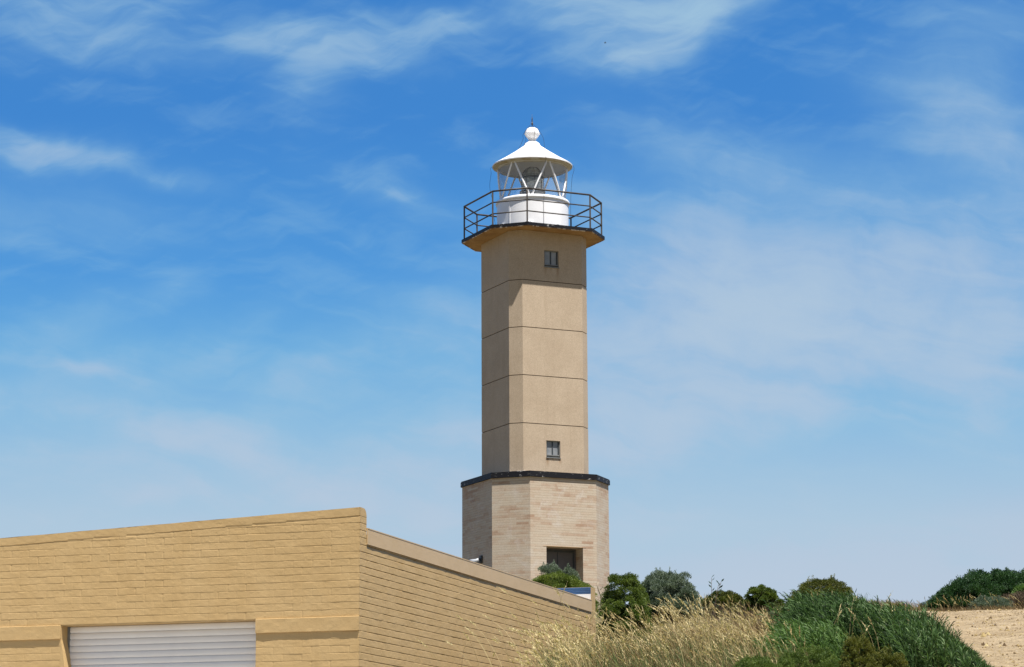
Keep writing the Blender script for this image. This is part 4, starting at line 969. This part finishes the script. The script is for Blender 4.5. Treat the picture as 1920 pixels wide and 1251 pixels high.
grass_patch('reed_flower_stalks', 'pale flowering stalks standing among the green reeds', PR, rg.uniform(.5, .85, len(PR)), 310, M['straw'], tone=.2, thick=.003, headlen=.13, lean=.02)
# loose pebbles and clods on the track
rp = np.random.default_rng(77); npb = 7500
yy = rp.uniform(24, 49, npb); xx = track_edge(yy)+.15+rp.random(npb)*6; sz = rp.gamma(1.4, .0050, npb)+.003
oc = unit(np.array([(1, 0, 0), (0, 1, 0), (-1, 0, 0), (0, -1, 0), (0, 0, .8), (0, 0, -.8)], float))
Vp = (np.stack([xx, yy, H(xx, yy)+.075], 1)[:, None] + oc[None]*sz[:, None, None]*rp.uniform(.6, 1.4, (npb, 6, 1))).reshape(-1, 3)
fi = np.array([(0, 1, 4), (1, 2, 4), (2, 3, 4), (3, 0, 4), (1, 0, 5), (2, 1, 5), (3, 2, 5), (0, 3, 5)]); Fp = (np.arange(npb)[:, None, None]*6+fi[None]).reshape(-1, 3)
tag(bulk('pebbles', Vp, Fp, M['straw'], None, np.repeat(rp.uniform(0, .95, npb), 6)), 'small pebbles and clods strewn over the sandy track', 'pebbles', kind='stuff')

# bare pale stem leaning beside the building's far corner
o = empty('bare_sapling', (1.62, 48, float(H(1.62, 48))), 'bare pale stem rising beside the far corner of the brick building', 'sapling', None)
rs = np.random.default_rng(5); mb = MB(); zg = float(H(1.62, 48))
mb.tube([(1.72, 48, zg-.1), (1.68, 48, zg+.10), (1.63, 48.02, zg+.22), (1.64, 48, zg+.36), (1.60, 47.98, zg+.47), (1.56, 48, zg+.58), (1.58, 48, zg+.66)], [.028, .024, .03, .02, .018, .012, .006], 7)
mb.build('trunk', M['palebark'], o, origin=tuple(o.location))
mb = MB(); mb.tube([(1.64, 48, zg+.30), (1.54, 47.95, zg+.34), (1.48, 48, zg+.30)], [.01, .007, .004], 5); mb.build('branch', M['palebark'], o, origin=tuple(o.location))
mb = MB(); mb.tube([(1.60, 48, zg+.50), (1.66, 48.05, zg+.56), (1.67, 48, zg+.63)], [.01, .007, .004], 5)
mb.build('branch', M['palebark'], o, origin=tuple(o.location))
# leafy seedling against the sky
def sprig(x, y, z0, z1, label, seed, nst=3, m_='darkgreen', group=None):
    rng = np.random.default_rng(seed); zg = float(H(x, y)); o = empty('seedling', (x, y, zg), label, 'seedling', group); C = []; D = []
    for s_ in range(nst):
        mb = MB()
        dx = rng.uniform(-.05, .16)+s_*.07; top_ = z1-(.0 if s_ == 0 else rng.uniform(.06, .16)); pts = [Vector((x+dx*.3*f+dx*f*f*.7, y, zg+(top_-zg)*f)) for f in (0, .35, .7, 1)]
        mb.tube(pts, [.008, .006, .005, .003], 5)
        for j in range(9):
            f = .5+.5*j/8; p = pts[0].lerp(pts[3], f); a = rng.uniform(-.9, .9)*1.0; C.append(p); D.append((math.copysign(.7, rng.random()-.5), rng.normal()*.3, .75))
        mb.build('stem', M['bark'], o, origin=(x, y, zg))
    V, F = leaves(np.array([tuple(c_) for c_ in C]), unit(np.array(D)), np.full(len(C), .085), np.full(len(C), .03), rng, .05)
    bulk('leaf', V, F, M[m_], o, np.full(len(V), .15), origin=(x, y, zg)); return o
sprig(3.52, 46, 0, 4.53, 'thin dark leafed seedling standing against the sky above the dry grass', 91)
sprig(-.26, 70, 0, 6.98, 'small green sprig showing over the roof edge at the foot of the lighthouse', 92, 4, 'finegreen')
# a distant bird
bz = 620; bc_ = Vector(((1145-960)/4850*bz, bz, zpx(84, bz))); mb = MB()
mb.tube([bc_+Vector((-.35, 0, 0)), bc_+Vector((-.15, 0, .02)), bc_+Vector((.1, 0, .02)), bc_+Vector((.3, 0, 0))], [.02, .09, .08, .02], 8)
for s in (-1, 1): mb.quad(bc_+Vector((-.1, 0, .03)), bc_+Vector((.1, 0, .03)), bc_+Vector((.0+.1*s, .5*s, .16)), bc_+Vector((-.1, .5*s, .16))); mb.quad(bc_+Vector((-.1, .5*s, .16)), bc_+Vector((.1, .5*s, .16)), bc_+Vector((-.05, .95*s, .05)), bc_+Vector((-.12, .95*s, .05)))
tag(mb.build('bird', M['bird'], None, origin=tuple(bc_)), 'tiny dark bird flying high in the sky above the lighthouse', 'bird')
